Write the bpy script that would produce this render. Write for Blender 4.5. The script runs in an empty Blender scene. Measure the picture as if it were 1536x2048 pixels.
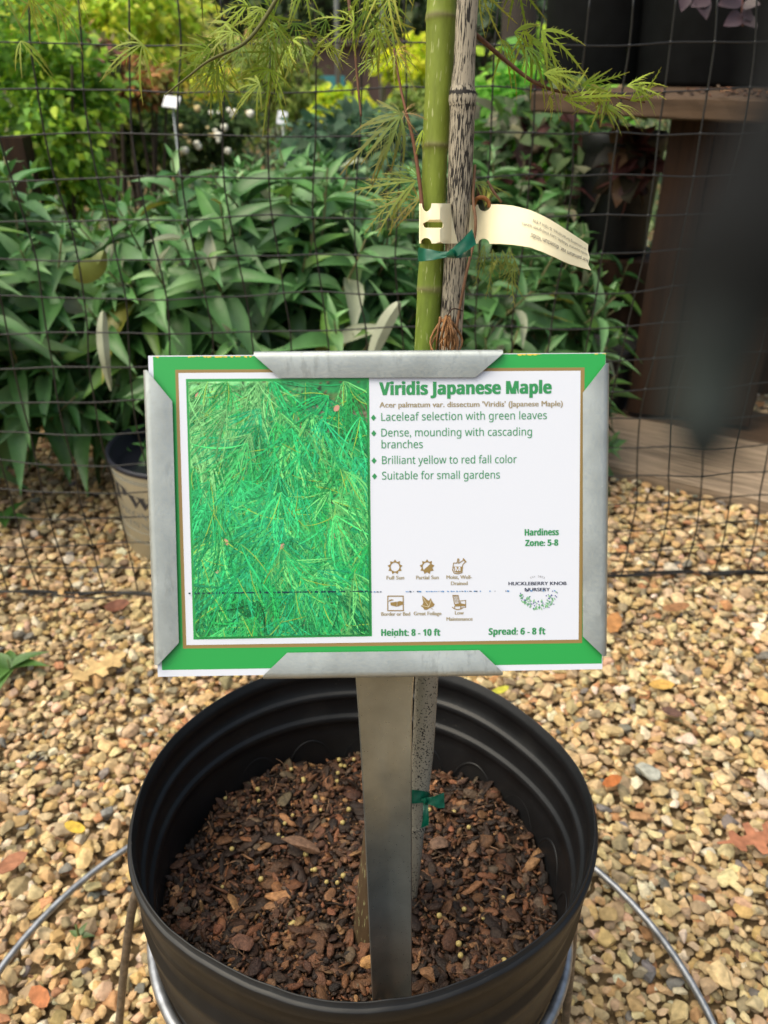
import bpy, math, random
import numpy as np
from mathutils import Matrix, Vector
from mathutils.geometry import delaunay_2d_cdt

# ------------------------------------------------------------------ camera, light, exposure
S = bpy.context.scene
COL = S.collection
H = 0.66                      # eye height above the gravel
PITCH = math.radians(29.0)    # looking down
F = 1658.0                    # focal length in photo pixels (1536 x 2048)
cp, sp = math.cos(PITCH), math.sin(PITCH)
cd = bpy.data.cameras.new('camera')
cd.sensor_fit = 'VERTICAL'; cd.sensor_height = 36.0; cd.sensor_width = 27.0
cd.lens = 36.0 * F / 2048.0
cd.clip_start = 0.004; cd.clip_end = 200
cd.dof.use_dof = True; cd.dof.focus_distance = 0.385
cd.dof.aperture_fstop = cd.lens / 1.95
cam = bpy.data.objects.new('camera', cd); COL.objects.link(cam)
cam.location = (0, 0, H); cam.rotation_euler = (math.pi / 2 - PITCH, 0, 0)
S.camera = cam

W = bpy.data.worlds.new('World'); S.world = W; W.use_nodes = True
nt = W.node_tree
sky = nt.nodes.new('ShaderNodeTexSky'); sky.sky_type = 'NISHITA'; sky.sun_disc = False
SUN_EL, SUN_ROT = math.radians(62), math.radians(252)
sky.sun_elevation = SUN_EL; sky.sun_rotation = SUN_ROT
sky.air_density = 1.0; sky.dust_density = 8.0; sky.ozone_density = 0.3
bg = nt.nodes['Background']; nt.links.new(sky.outputs[0], bg.inputs[0]); bg.inputs[1].default_value = 0.15
sl = bpy.data.lights.new('sun', 'SUN'); sl.energy = 1.35; sl.angle = math.radians(100); sl.color = (1.0, 0.95, 0.87)
so = bpy.data.objects.new('sun', sl); COL.objects.link(so)
so.rotation_euler = (math.pi / 2 - SUN_EL, 0, math.pi - SUN_ROT)
S.view_settings.view_transform = 'Standard'; S.view_settings.look = 'None'
S.view_settings.exposure = 0.47; S.view_settings.gamma = 1.0
S.view_settings.use_white_balance = True; S.view_settings.white_balance_temperature = 6600; S.view_settings.white_balance_tint = 2
S.render.engine = 'CYCLES'
S.cycles.use_denoising = True
S.cycles.max_bounces = 6; S.cycles.diffuse_bounces = 3; S.cycles.glossy_bounces = 3
S.cycles.transparent_max_bounces = 8; S.cycles.transmission_bounces = 2

# ------------------------------------------------------------------ helpers
RNG = np.random.default_rng(7)
random.seed(7)
A = np.array

def c2w(p):
    p = np.asarray(p, float); x, y, z = p[..., 0], p[..., 1], p[..., 2]
    return np.stack([x, z * cp - y * sp, H - z * sp - y * cp], -1)
def d2w(p):
    return c2w(p) - A([0, 0, H])
def px(u, v, z):               # photo pixel + depth along the lens axis -> world
    return c2w([(u - 768) / F * z, (v - 1024) / F * z, z])
def py(u, v, Y):               # photo pixel + forward distance -> world
    yc = (v - 1024) / F
    return px(u, v, Y / (cp - yc * sp))
def pg(u, v, z=0.0):           # photo pixel on a level plane
    yc = (v - 1024) / F
    return px(u, v, (H - z) / (sp + yc * cp))
def nrm(v):
    v = np.asarray(v, float); return v / (np.linalg.norm(v, axis=-1, keepdims=True) + 1e-12)

WM = {}
class MB:
    def __init__(s): s.V, s.F, s.C, s.M, s.n = [], [], [], [], 0
    def add(s, V, Fc, col=(1, 1, 1), mi=0):
        V = np.asarray(V, float).reshape(-1, 3); Fc = np.asarray(Fc, int)
        if Fc.size == 0: return s
        if Fc.shape[1] == 4: Fc = np.concatenate([Fc[:, [0, 1, 2]], Fc[:, [0, 2, 3]]])
        col = np.asarray(col, float)
        if col.ndim == 1: col = np.tile(col, (len(V), 1))
        s.V.append(V); s.F.append(Fc + s.n); s.C.append(col); s.M.append(np.full(len(Fc), mi)); s.n += len(V)
        return s
    def build(s, name, mats, parent=None, frame=None, smooth=True, solid=0.0):
        V = np.concatenate(s.V); Fc = np.concatenate(s.F); C = np.concatenate(s.C); MI = np.concatenate(s.M)
        if frame is None:
            if parent is not None: frame = WM[parent.name]
            else:
                lo, hi = V.min(0), V.max(0)
                frame = Matrix.Translation(((lo[0] + hi[0]) / 2, (lo[1] + hi[1]) / 2, lo[2]))
        inv = np.array(frame.inverted())
        L = V @ inv[:3, :3].T + inv[:3, 3]
        me = bpy.data.meshes.new(name)
        nv, nf = len(L), len(Fc)
        me.vertices.add(nv); me.vertices.foreach_set('co', L.astype(np.float32).ravel())
        me.loops.add(nf * 3); me.loops.foreach_set('vertex_index', Fc.astype(np.int32).ravel())
        me.polygons.add(nf)
        me.polygons.foreach_set('loop_start', np.arange(0, nf * 3, 3, dtype=np.int32))
        me.polygons.foreach_set('material_index', MI.astype(np.int32))
        me.polygons.foreach_set('use_smooth', np.full(nf, smooth))
        at = me.color_attributes.new('Col', 'FLOAT_COLOR', 'POINT')
        at.data.foreach_set('color', np.c_[C, np.ones(nv)].astype(np.float32).ravel())
        for m in (mats if isinstance(mats, (list, tuple)) else [mats]): me.materials.append(m)
        me.validate(); me.update()
        o = bpy.data.objects.new(name, me); COL.objects.link(o)
        if parent is not None:
            o.parent = parent; o.matrix_basis = WM[parent.name].inverted() @ frame
        else: o.matrix_basis = frame
        WM[o.name] = frame
        if solid:
            md = o.modifiers.new('thickness', 'SOLIDIFY'); md.thickness = solid; md.offset = 0
            es = o.modifiers.new('edges', 'EDGE_SPLIT'); es.split_angle = math.radians(38)
        return o

def tag(o, label=None, cat=None, group=None, kind=None):
    if label: o['label'] = label
    if cat: o['category'] = cat
    if group: o['group'] = group
    if kind: o['kind'] = kind
    return o
def thing(name, label, cat, loc, group=None, frame=None):
    o = bpy.data.objects.new(name, None); COL.objects.link(o); o.empty_display_size = 0.02
    fr = frame if frame is not None else Matrix.Translation(Vector([float(q) for q in loc]))
    o.matrix_basis = fr; WM[o.name] = fr
    return tag(o, label, cat, group)

def tube(P, r, n=8, caps=True, flat=None):
    P = np.asarray(P, float); m = len(P); r = np.broadcast_to(np.asarray(r, float), (m,))
    T = nrm(np.gradient(P, axis=0))
    up = A([0, 0, 1.0]) if abs(T[0][2]) < .9 else A([1.0, 0, 0])
    u = nrm(np.cross(T[0], up)); a = np.linspace(0, 2 * math.pi, n, endpoint=False); V = []
    for i in range(m):
        u = nrm(u - T[i] * np.dot(u, T[i])); w = np.cross(T[i], u)
        V.append(P[i] + r[i] * (np.cos(a)[:, None] * u + np.sin(a)[:, None] * w))
    V = np.concatenate(V); Fc = []
    for i in range(m - 1):
        for j in range(n):
            k = (j + 1) % n; Fc.append([i * n + j, i * n + k, (i + 1) * n + k, (i + 1) * n + j])
    Fc = A(Fc)
    if caps:
        V = np.r_[V, [P[0]], [P[-1]]]; b = m * n
        tri = [[b, (j + 1) % n, j] for j in range(n)] + [[b + 1, (m - 1) * n + j, (m - 1) * n + (j + 1) % n] for j in range(n)]
        Fc = np.concatenate([Fc[:, [0, 1, 2]], Fc[:, [0, 2, 3]], A(tri)])
    return V, Fc
def smoothpath(P, k=8):
    P = np.asarray(P, float); n = len(P); out = []
    for i in range(n - 1):
        p0, p1, p2, p3 = P[max(i - 1, 0)], P[i], P[i + 1], P[min(i + 2, n - 1)]
        for t in np.linspace(0, 1, k, endpoint=False):
            out.append(.5 * (2 * p1 + (p2 - p0) * t + (2 * p0 - 5 * p1 + 4 * p2 - p3) * t * t + (3 * p1 - p0 - 3 * p2 + p3) * t ** 3))
    out.append(P[-1]); return A(out)
def gridf(m, n, wrap=False):
    Fc = []
    for i in range(m - 1):
        for j in range(n if wrap else n - 1):
            k = (j + 1) % n; Fc.append([i * n + j, i * n + k, (i + 1) * n + k, (i + 1) * n + j])
    return A(Fc)
def box(c, sx, sy, sz, R=None):
    V = A([[x, y, z] for x in (-1, 1) for y in (-1, 1) for z in (-1, 1)], float) * A([sx, sy, sz]) / 2
    if R is not None: V = V @ np.asarray(R).T
    return V + np.asarray(c), A([[0, 1, 3, 2], [4, 6, 7, 5], [0, 4, 5, 1], [2, 3, 7, 6], [0, 2, 6, 4], [1, 5, 7, 3]])
def icos(sub):
    t = (1 + 5 ** .5) / 2
    V = nrm(A([[-1, t, 0], [1, t, 0], [-1, -t, 0], [1, -t, 0], [0, -1, t], [0, 1, t], [0, -1, -t], [0, 1, -t], [t, 0, -1], [t, 0, 1], [-t, 0, -1], [-t, 0, 1]], ))
    V = [tuple(v) for v in V]
    Fc = [[0, 11, 5], [0, 5, 1], [0, 1, 7], [0, 7, 10], [0, 10, 11], [1, 5, 9], [5, 11, 4], [11, 10, 2], [10, 7, 6], [7, 1, 8], [3, 9, 4], [3, 4, 2], [3, 2, 6], [3, 6, 8], [3, 8, 9], [4, 9, 5], [2, 4, 11], [6, 2, 10], [8, 6, 7], [9, 8, 1]]
    for _ in range(sub):
        c = {}; N = []
        def mid(a, b):
            k = (min(a, b), max(a, b))
            if k not in c:
                V.append(tuple(nrm(A(V[a]) + A(V[b])))); c[k] = len(V) - 1
            return c[k]
        for a, b, d in Fc:
            x, y, z = mid(a, b), mid(b, d), mid(d, a); N += [[a, x, z], [b, y, x], [d, z, y], [x, y, z]]
        Fc = N
    return A(V), A(Fc)
def rock(sub, rng, planes=10, soft=60):
    V, Fc = icos(sub); n = nrm(rng.normal(size=(planes, 3))); d = rng.uniform(.62, 1.0, planes)
    q = np.clip(V @ n.T, 1e-3, None) / d
    r = (np.sum(q ** soft, axis=1)) ** (-1 / soft)
    r = np.clip(r, .4, 1.35); V = V * r[:, None]
    return V / np.abs(V).max(0), Fc
def rotm(rng, N, tilt=None):
    """random rotations (N,3,3); tilt limits how far the z axis leans"""
    q = rng.normal(size=(N, 4)); q /= np.linalg.norm(q, axis=1, keepdims=True)
    w, x, y, z = q.T
    R = np.stack([1 - 2 * (y * y + z * z), 2 * (x * y - z * w), 2 * (x * z + y * w), 2 * (x * y + z * w), 1 - 2 * (x * x + z * z), 2 * (y * z - x * w), 2 * (x * z - y * w), 2 * (y * z + x * w), 1 - 2 * (x * x + y * y)], -1).reshape(-1, 3, 3)
    if tilt is None: return R
    a = rng.uniform(0, 2 * math.pi, N); b = rng.uniform(0, 2 * math.pi, N); t = rng.normal(0, tilt, N)
    ax = np.stack([np.cos(b), np.sin(b), 0 * b], -1)
    Kx = np.zeros((N, 3, 3)); Kx[:, 0, 2] = ax[:, 1]; Kx[:, 1, 2] = -ax[:, 0]; Kx[:, 2, 0] = -ax[:, 1]; Kx[:, 2, 1] = ax[:, 0]
    Rt = np.eye(3) + np.sin(t)[:, None, None] * Kx + (1 - np.cos(t))[:, None, None] * (Kx @ Kx)
    Rz = np.zeros((N, 3, 3)); Rz[:, 0, 0] = np.cos(a); Rz[:, 0, 1] = -np.sin(a); Rz[:, 1, 0] = np.sin(a); Rz[:, 1, 1] = np.cos(a); Rz[:, 2, 2] = 1
    return Rt @ Rz
def scatter(mb, templates, pos, scale, R, cols, rng):
    k = rng.integers(0, len(templates), len(pos))
    for i, (V, Fc) in enumerate(templates):
        s = np.where(k == i)[0]
        if len(s) == 0: continue
        P = np.einsum('nij,nvj->nvi', R[s], V[None] * scale[s][:, None, :]) + pos[s][:, None, :]
        FF = (Fc[None] + (np.arange(len(s)) * len(V))[:, None, None]).reshape(-1, 3)
        mb.add(P.reshape(-1, 3), FF, np.repeat(cols[s], len(V), axis=0))

# ------------------------------------------------------------------ materials
def mat(name, color=(1, 1, 1), rough=.6, metal=0.0, spec=.5, vcol=False, var=0.0, vscale=60, bump=0.0, bscale=200, trans=0.0, stretch=None, dark=None):
    m = bpy.data.materials.new(name); m.use_nodes = True; t = m.node_tree; b = t.nodes['Principled BSDF']
    b.inputs['Roughness'].default_value = rough; b.inputs['Metallic'].default_value = metal
    b.inputs['Specular IOR Level'].default_value = spec
    tc = t.nodes.new('ShaderNodeTexCoord'); vec = tc.outputs['Object']
    if stretch:
        mp = t.nodes.new('ShaderNodeMapping'); mp.inputs['Scale'].default_value = stretch; t.links.new(vec, mp.inputs[0]); vec = mp.outputs[0]
    if vcol:
        a = t.nodes.new('ShaderNodeAttribute'); a.attribute_name = 'Col'; src = a.outputs['Color']
    else:
        rgb = t.nodes.new('ShaderNodeRGB'); rgb.outputs[0].default_value = (*color, 1); src = rgb.outputs[0]
    if var:
        nz = t.nodes.new('ShaderNodeTexNoise'); nz.inputs['Scale'].default_value = vscale; nz.inputs['Detail'].default_value = 5; t.links.new(vec, nz.inputs['Vector'])
        mr = t.nodes.new('ShaderNodeMapRange'); mr.inputs[1].default_value = .3; mr.inputs[2].default_value = .7; mr.inputs[3].default_value = 1 - var; mr.inputs[4].default_value = 1 + var
        t.links.new(nz.outputs[0], mr.inputs[0])
        mx = t.nodes.new('ShaderNodeVectorMath'); mx.operation = 'SCALE'; t.links.new(src, mx.inputs[0]); t.links.new(mr.outputs[0], mx.inputs['Scale']); src = mx.outputs[0]
    t.links.new(src, b.inputs['Base Color'])
    if bump:
        nb = t.nodes.new('ShaderNodeTexNoise'); nb.inputs['Scale'].default_value = bscale; nb.inputs['Detail'].default_value = 6; t.links.new(vec, nb.inputs['Vector'])
        bp = t.nodes.new('ShaderNodeBump'); bp.inputs['Strength'].default_value = bump; bp.inputs['Distance'].default_value = .002; t.links.new(nb.outputs[0], bp.inputs['Height']); t.links.new(bp.outputs[0], b.inputs['Normal'])
    if trans:
        out = t.nodes['Material Output']; tr = t.nodes.new('ShaderNodeBsdfTranslucent'); t.links.new(src, tr.inputs[0])
        mxs = t.nodes.new('ShaderNodeMixShader'); mxs.inputs[0].default_value = trans
        t.links.new(b.outputs[0], mxs.inputs[1]); t.links.new(tr.outputs[0], mxs.inputs[2]); t.links.new(mxs.outputs[0], out.inputs[0])
    return m
M_STONE = mat('stone', vcol=True, rough=.9, spec=.15, var=.28, vscale=180, bump=.3, bscale=700)
M_GROUND = mat('ground_dirt', (.20, .14, .075), rough=.95, spec=.1, var=.5, vscale=90, bump=.8, bscale=300)
M_BARK = mat('bark_chip', vcol=True, rough=.6, spec=.4, var=.35, vscale=350, bump=.6, bscale=900)
M_SOIL = mat('soil', (.022, .013, .008), rough=.8, spec=.3, var=.6, vscale=400, bump=1.0, bscale=600)
M_LEAF = mat('leaf', vcol=True, rough=.42, spec=.5, var=.15, vscale=40, trans=.25)
M_FAR = mat('distant_leaf', vcol=True, rough=.5, spec=.3, var=.15, vscale=10, trans=.5)
M_LACE = mat('lace_leaf', vcol=True, rough=.5, spec=.3, var=.1, vscale=100, trans=.35)
M_DRY = mat('dry_leaf', vcol=True, rough=.7, spec=.3, var=.25, vscale=150, bump=.3, bscale=500)
M_WOODY = mat('woody_stem', vcol=True, rough=.7, spec=.3, var=.25, vscale=300)
M_NET = mat('net_plastic', (.012, .012, .012), rough=.45, spec=.5)
M_CARD = mat('card_stock', (.65, .685, .785), rough=.45, spec=.4)
M_PRINT = mat('print_ink', vcol=True, rough=.42, spec=.4)
M_GREENTIE = mat('tie_plastic', (.003, .10, .055), rough=.35, spec=.5, trans=.15, var=.2, vscale=300)
M_TAG = mat('tag_plastic', (.84, .76, .52), rough=.4, spec=.4, var=.05, vscale=60)
M_TAGINK = mat('tag_ink', (.13, .12, .11), rough=.6)
M_WIRE = mat('stand_wire', (.33, .34, .36), rough=.42, metal=.85, var=.35, vscale=120)
M_RUST = mat('leg_wire', (.20, .165, .13), rough=.5, metal=.6, var=.4, vscale=200)
M_POTW = mat('cream_pot', (.80, .77, .61), rough=.45, spec=.4, var=.06, vscale=30)
M_INK = mat('dark_ink', (.03, .03, .035), rough=.6)
M_GREYINK = mat('grey_ink', (.25, .25, .22), rough=.6)
M_STRAP = mat('strap_cloth', (.010, .012, .012), vcol=True, rough=.9, spec=.2, var=.3, vscale=900)
M_WHITE = mat('white_board', (.62, .63, .68), rough=.5)

def metal_sheet():
    m = mat('galvanised_sheet', (.43, .46, .45), rough=.42, metal=.75, var=.20, vscale=45)
    t = m.node_tree; b = t.nodes['Principled BSDF']
    tc = t.nodes.new('ShaderNodeTexCoord')
    mp = t.nodes.new('ShaderNodeMapping'); mp.inputs['Scale'].default_value = (900, 900, 900); t.links.new(tc.outputs['Object'], mp.inputs[0])
    nz = t.nodes.new('ShaderNodeTexNoise'); nz.inputs['Scale'].default_value = 1; nz.inputs['Detail'].default_value = 3; t.links.new(mp.outputs[0], nz.inputs['Vector'])
    mr = t.nodes.new('ShaderNodeMapRange'); mr.inputs[1].default_value = .3; mr.inputs[2].default_value = .7; mr.inputs[3].default_value = .36; mr.inputs[4].default_value = .58
    t.links.new(nz.outputs[0], mr.inputs[0]); t.links.new(mr.outputs[0], b.inputs['Roughness'])
    bp = t.nodes.new('ShaderNodeBump'); bp.inputs['Strength'].default_value = .06; bp.inputs['Distance'].default_value = .0005
    t.links.new(nz.outputs[0], bp.inputs['Height']); t.links.new(bp.outputs[0], b.inputs['Normal'])
    return m
M_METAL = metal_sheet()

def bamboo():
    m = mat('bamboo_stake', (1, 1, 1), rough=.6, spec=.3); t = m.node_tree; b = t.nodes['Principled BSDF']
    tc = t.nodes.new('ShaderNodeTexCoord')
    at = t.nodes.new('ShaderNodeAttribute'); at.attribute_name = 'Col'
    def noise(sc, det=4):
        mp = t.nodes.new('ShaderNodeMapping'); mp.inputs['Scale'].default_value = sc; t.links.new(tc.outputs['Object'], mp.inputs[0])
        n = t.nodes.new('ShaderNodeTexNoise'); n.inputs['Scale'].default_value = 1; n.inputs['Detail'].default_value = det; t.links.new(mp.outputs[0], n.inputs['Vector']); return n.outputs[0]
    n1 = noise((2200, 2200, 170), 3); n2 = noise((1100, 1100, 900), 2); n3 = noise((90, 90, 25), 3)
    # fleck threshold: long dark flecks high up, fine dots low down (red channel of Col says how much)
    mixn = t.nodes.new('ShaderNodeMix'); t.links.new(at.outputs['Color'], mixn.inputs[0]); t.links.new(n2, mixn.inputs[2]); t.links.new(n1, mixn.inputs[3])
    sp_ = t.nodes.new('ShaderNodeSeparateColor'); t.links.new(at.outputs['Color'], sp_.inputs[0]); t.links.new(sp_.outputs[0], mixn.inputs[0])
    ad = t.nodes.new('ShaderNodeMath'); ad.operation = 'ADD'; t.links.new(mixn.outputs[0], ad.inputs[0])
    ms = t.nodes.new('ShaderNodeMath'); ms.operation = 'MULTIPLY_ADD'; ms.inputs[1].default_value = .35; ms.inputs[2].default_value = -.175; t.links.new(n3, ms.inputs[0]); t.links.new(ms.outputs[0], ad.inputs[1])
    a2 = t.nodes.new('ShaderNodeMath'); a2.operation = 'ADD'; t.links.new(ad.outputs[0], a2.inputs[0]); t.links.new(sp_.outputs[1], a2.inputs[1])
    cr = t.nodes.new('ShaderNodeValToRGB'); e = cr.color_ramp.elements
    e[0].position = .515; e[0].color = (.345, .305, .235, 1); e[1].position = .56; e[1].color = (.02, .017, .015, 1)
    t.links.new(a2.outputs[0], cr.inputs[0]); t.links.new(cr.outputs[0], b.inputs['Base Color'])
    return m
M_BAMBOO = bamboo()

def trunkmat():
    m = mat('maple_bark', vcol=True, rough=.62, spec=.3, var=.22, vscale=60, stretch=(4, 4, 1), bump=.15, bscale=150); t = m.node_tree; b = t.nodes['Principled BSDF']
    src = b.inputs['Base Color'].links[0].from_socket
    tc = t.nodes.new('ShaderNodeTexCoord'); mp = t.nodes.new('ShaderNodeMapping'); mp.inputs['Scale'].default_value = (900, 900, 140); t.links.new(tc.outputs['Object'], mp.inputs[0])
    nz = t.nodes.new('ShaderNodeTexNoise'); nz.inputs['Scale'].default_value = 1; nz.inputs['Detail'].default_value = 2; t.links.new(mp.outputs[0], nz.inputs['Vector'])
    mr = t.nodes.new('ShaderNodeMapRange'); mr.inputs[1].default_value = .63; mr.inputs[2].default_value = .70; t.links.new(nz.outputs[0], mr.inputs[0]); mr.inputs[4].default_value = .55
    mx = t.nodes.new('ShaderNodeMix'); mx.data_type = 'RGBA'; t.links.new(mr.outputs[0], mx.inputs[0]); t.links.new(src, mx.inputs[6]); mx.inputs[7].default_value = (.50, .52, .26, 1)
    t.links.new(mx.outputs[2], b.inputs['Base Color']); return m
M_TRUNK = trunkmat()
M_POT = mat('black_pot_plastic', (.006, .0062, .007), rough=.48, spec=.4, var=.35, vscale=40, bump=.10, bscale=90)
def scuffs(m, col, sc, lo, hi, amt, stretch=(1, 1, 1), mask=None):
    """patches of dust, dirt or scratches mixed into a surface"""
    t = m.node_tree; b = t.nodes['Principled BSDF']; src = b.inputs['Base Color'].links[0].from_socket
    tc = t.nodes.new('ShaderNodeTexCoord'); mp = t.nodes.new('ShaderNodeMapping'); mp.inputs['Scale'].default_value = stretch; t.links.new(tc.outputs['Object'], mp.inputs[0])
    nz = t.nodes.new('ShaderNodeTexNoise'); nz.inputs['Scale'].default_value = sc; nz.inputs['Detail'].default_value = 8; nz.inputs['Roughness'].default_value = .65; t.links.new(mp.outputs[0], nz.inputs['Vector'])
    mr = t.nodes.new('ShaderNodeMapRange'); mr.inputs[1].default_value = lo; mr.inputs[2].default_value = hi; mr.inputs[4].default_value = amt; t.links.new(nz.outputs[0], mr.inputs[0]); fac = mr.outputs[0]
    if mask:
        n2 = t.nodes.new('ShaderNodeTexNoise'); n2.inputs['Scale'].default_value = mask; t.links.new(tc.outputs['Object'], n2.inputs['Vector'])
        m2 = t.nodes.new('ShaderNodeMapRange'); m2.inputs[1].default_value = .48; m2.inputs[2].default_value = .60; t.links.new(n2.outputs[0], m2.inputs[0])
        mu = t.nodes.new('ShaderNodeMath'); mu.operation = 'MULTIPLY'; t.links.new(fac, mu.inputs[0]); t.links.new(m2.outputs[0], mu.inputs[1]); fac = mu.outputs[0]
    mx = t.nodes.new('ShaderNodeMix'); mx.data_type = 'RGBA'; t.links.new(fac, mx.inputs[0]); t.links.new(src, mx.inputs[6]); mx.inputs[7].default_value = (*col, 1); t.links.new(mx.outputs[2], b.inputs['Base Color'])
scuffs(M_POT, (.045, .042, .036), 30, .52, .75, .22); scuffs(M_POT, (.10, .09, .075), 420, .64, .70, .6, mask=25)
scuffs(M_METAL, (.22, .23, .22), 300, .50, .62, .40, stretch=(1, .35, 1), mask=45); scuffs(M_METAL, (.70, .72, .71), 500, .66, .70, .5, mask=60)
scuffs(M_TRUNK, (.10, .075, .035), 120, .60, .68, .7, stretch=(1, 1, .35), mask=40)
M_WOOD = mat('old_board', (.25, .19, .135), rough=.8, spec=.2, var=.45, vscale=14, stretch=(.6, 9, 9), bump=.5, bscale=30)
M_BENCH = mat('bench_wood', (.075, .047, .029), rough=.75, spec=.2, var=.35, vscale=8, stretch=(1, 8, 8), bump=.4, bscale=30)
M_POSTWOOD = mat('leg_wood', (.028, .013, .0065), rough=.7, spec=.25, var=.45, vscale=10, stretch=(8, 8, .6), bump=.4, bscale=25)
M_WALL = mat('shed_boards', (.085, .055, .045), rough=.8, var=.25, vscale=4, stretch=(6, 6, .5))
M_POLE = mat('pole_metal', (.35, .38, .40), rough=.45, metal=.6)

# ------------------------------------------------------------------ ground
g = MB()
n = 60; xs = np.linspace(-60, 60, n); ys = np.linspace(-20, 100, n)
gv = A([[x, y, -.012] for x in xs for y in ys]); g.add(gv, gridf(n, n))
tag(g.build('ground', M_GROUND, frame=Matrix.Identity(4)), kind='structure')

RIM_C = A([-0.02256, 0.33642, 1.0]) * .49
N_C = nrm(A([.032, -.911, -.411]))
RIMW = c2w(RIM_C); NW = d2w(N_C); NW = nrm(NW)
XW = nrm(A([1, 0, 0]) - NW * NW[0]); YW = np.cross(NW, XW)
RIM_R = .1310; POT_H = .272
POTF = Matrix([[XW[0], YW[0], NW[0], 0], [XW[1], YW[1], NW[1], 0], [XW[2], YW[2], NW[2], 0], [0, 0, 0, 1]])
BASEW = RIMW - NW * POT_H
POTF = Matrix.Translation(Vector(BASEW)) @ POTF
def pl(p):                      # pot local (z = 0 at the base) -> world
    p = np.asarray(p, float); return BASEW + p[..., 0:1] * XW + p[..., 1:2] * YW + p[..., 2:3] * NW

def palette(rng, N, cols, w, jit=.15):
    cols = A(cols, float); w = A(w, float) / sum(w); k = rng.choice(len(cols), N, p=w)
    return np.clip(cols[k] * rng.uniform(1 - jit, 1 + jit, (N, 1)) * rng.uniform(.93, 1.07, (N, 3)), 0, .9)
STONEC = [(.50, .36, .19), (.455, .305, .14), (.57, .44, .25), (.39, .29, .165), (.25, .195, .12), (.50, .345, .22), (.38, .20, .10), (.17, .16, .14), (.62, .53, .385), (.30, .24, .155)]
STONEW = [22, 18, 16, 12, 7, 9, 4, 3.5, 6, 6]
def keep(P, mg=.42):
    d = P - A([0, 0, H]); zc = d[:, 1] * cp - d[:, 2] * sp; yc = -d[:, 1] * sp - d[:, 2] * cp
    u = d[:, 0] / zc * F; v = yc / zc * F
    inpot = np.hypot(P[:, 0] - BASEW[0], P[:, 1] - BASEW[1]) < .10
    return (np.abs(u) < 768 + mg * F / zc) & (v < 1024 + 1024 + 500) & ~inpot
def stonefield(x0, x1, y0, y1, sp_, r0, r1, sub, zlo, zhi, prob, rng):
    nx, ny = int((x1 - x0) / sp_), int((y1 - y0) / sp_)
    gx, gy = np.meshgrid(np.arange(nx), np.arange(ny)); P = np.stack([x0 + (gx.ravel() + rng.uniform(-.3, 1.3, nx * ny)) * sp_, y0 + (gy.ravel() + rng.uniform(-.3, 1.3, nx * ny)) * sp_, np.zeros(nx * ny)], -1)
    P = P[rng.uniform(size=len(P)) < prob]; P = P[keep(P)]; N = len(P)
    P[:, 2] = rng.uniform(zlo, zhi, N)
    r = r0 * (r1 / r0) ** (rng.uniform(size=N) ** 1.6)
    sc = r[:, None] * np.stack([rng.uniform(.95, 1.35, N), rng.uniform(.7, 1.0, N), rng.uniform(.38, .72, N)], -1)
    return P, sc, rotm(rng, N, .35), palette(rng, N, STONEC, STONEW)
gm = MB(); r_ = np.random.default_rng(3)
T42 = [rock(1, r_) for _ in range(8)]; T162 = [rock(2, r_) for _ in range(12)]
for (x0, x1, y0, y1, s_, a, b, sub, zl, zh, pr) in (
        (-.85, .85, .22, 1.0, .0072, .0036, .0060, 1, -.007, -.002, 1), (-1.4, 1.4, 1.0, 2.1, .012, .006, .009, 1, -.008, -.001, 1),
        (-.85, .85, .22, 1.0, .0112, .0046, .0094, 2, -.002, .006, .82), (-1.3, 1.3, 1.0, 2.1, .0135, .005, .011, 1, -.001, .007, .85),
        (-.85, .85, .22, 1.0, .042, .0085, .0125, 2, .003, .008, .5)):
    P, sc, R, C = stonefield(x0, x1, y0, y1, s_, a, b, sub, zl, zh, pr, r_)
    scatter(gm, T162 if sub == 2 else T42, P, sc, R, C, r_)
tag(gm.build('gravel', M_STONE, frame=Matrix.Identity(4), smooth=False), kind='stuff')

# ------------------------------------------------------------------ the black pot
def wall_r(s): return RIM_R - .0015 - s * .085      # inner radius s metres below the rim
pot = thing('plant_pot', 'round black ribbed plastic nursery pot full of bark mulch in a wire stand', 'plant pot', BASEW, frame=POTF)
m = MB(); na = 240; ang = np.linspace(0, 2 * math.pi, na, endpoint=False)
rr = np.random.default_rng(5)
def wob(k, amp): return amp * sum(np.sin(ang * f + rr.uniform(0, 6.28)) / f ** .3 for f in k)
rag = wob((11, 19, 31, 47), .00045) * (0.35 + .65 * (np.sin(ang) < -.2))
sideb = wob((2, 3, 5, 7), .0013)
# profile: outer bottom -> outer rim -> over the lip -> inner wall -> inner bottom ; (radius offset from wall, depth s)
prof = [(.004, POT_H - .002), (.0035, .15), (.0035, .085), (.0040, .079), (.0055, .076), (.0040, .073), (.0035, .052), (.0060, .049), (.0060, .042), (.0035, .039), (.0040, .027), (.0044, .0265), (.0036, .0245), (.0034, .0125), (.0046, .0118), (.0050, .0108), (.0050, .0040), (.0046, .0034), (.0034, .0028), (.0029, .0026), (.0026, -.0006), (.0021, -.0010), (.0017, -.0006), (.0014, .0030), (.0008, .0036), (.0006, .0098), (.0012, .0104), (.0022, .0112), (.0018, .0225), (.0012, .0232), (-.0002, .0240), (-.0006, .0246), (-.0007, .0272), (-.0003, .0280), (.0008, .0288), (.0012, .0296), (.0010, .0412), (.0006, .0422), (-.0010, .0432), (-.0014, .0440), (-.0015, .0470), (-.0010, .0480), (.0002, .0492), (.0, .056), (.0, .075), (.0, .16), (.0, POT_H - .006)]
V = []
for (o, s) in prof:
    lip = max(0, 1 - s / .012)
    r = wall_r(s) + o + sideb * max(0.15, 1 - s / .08) + (.0006 * np.sin(ang * 5 + 1) if .02 < s < .05 else 0)
    z = POT_H - s + rag * lip
    V.append(np.stack([r * np.cos(ang), r * np.sin(ang), z], -1))
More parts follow.
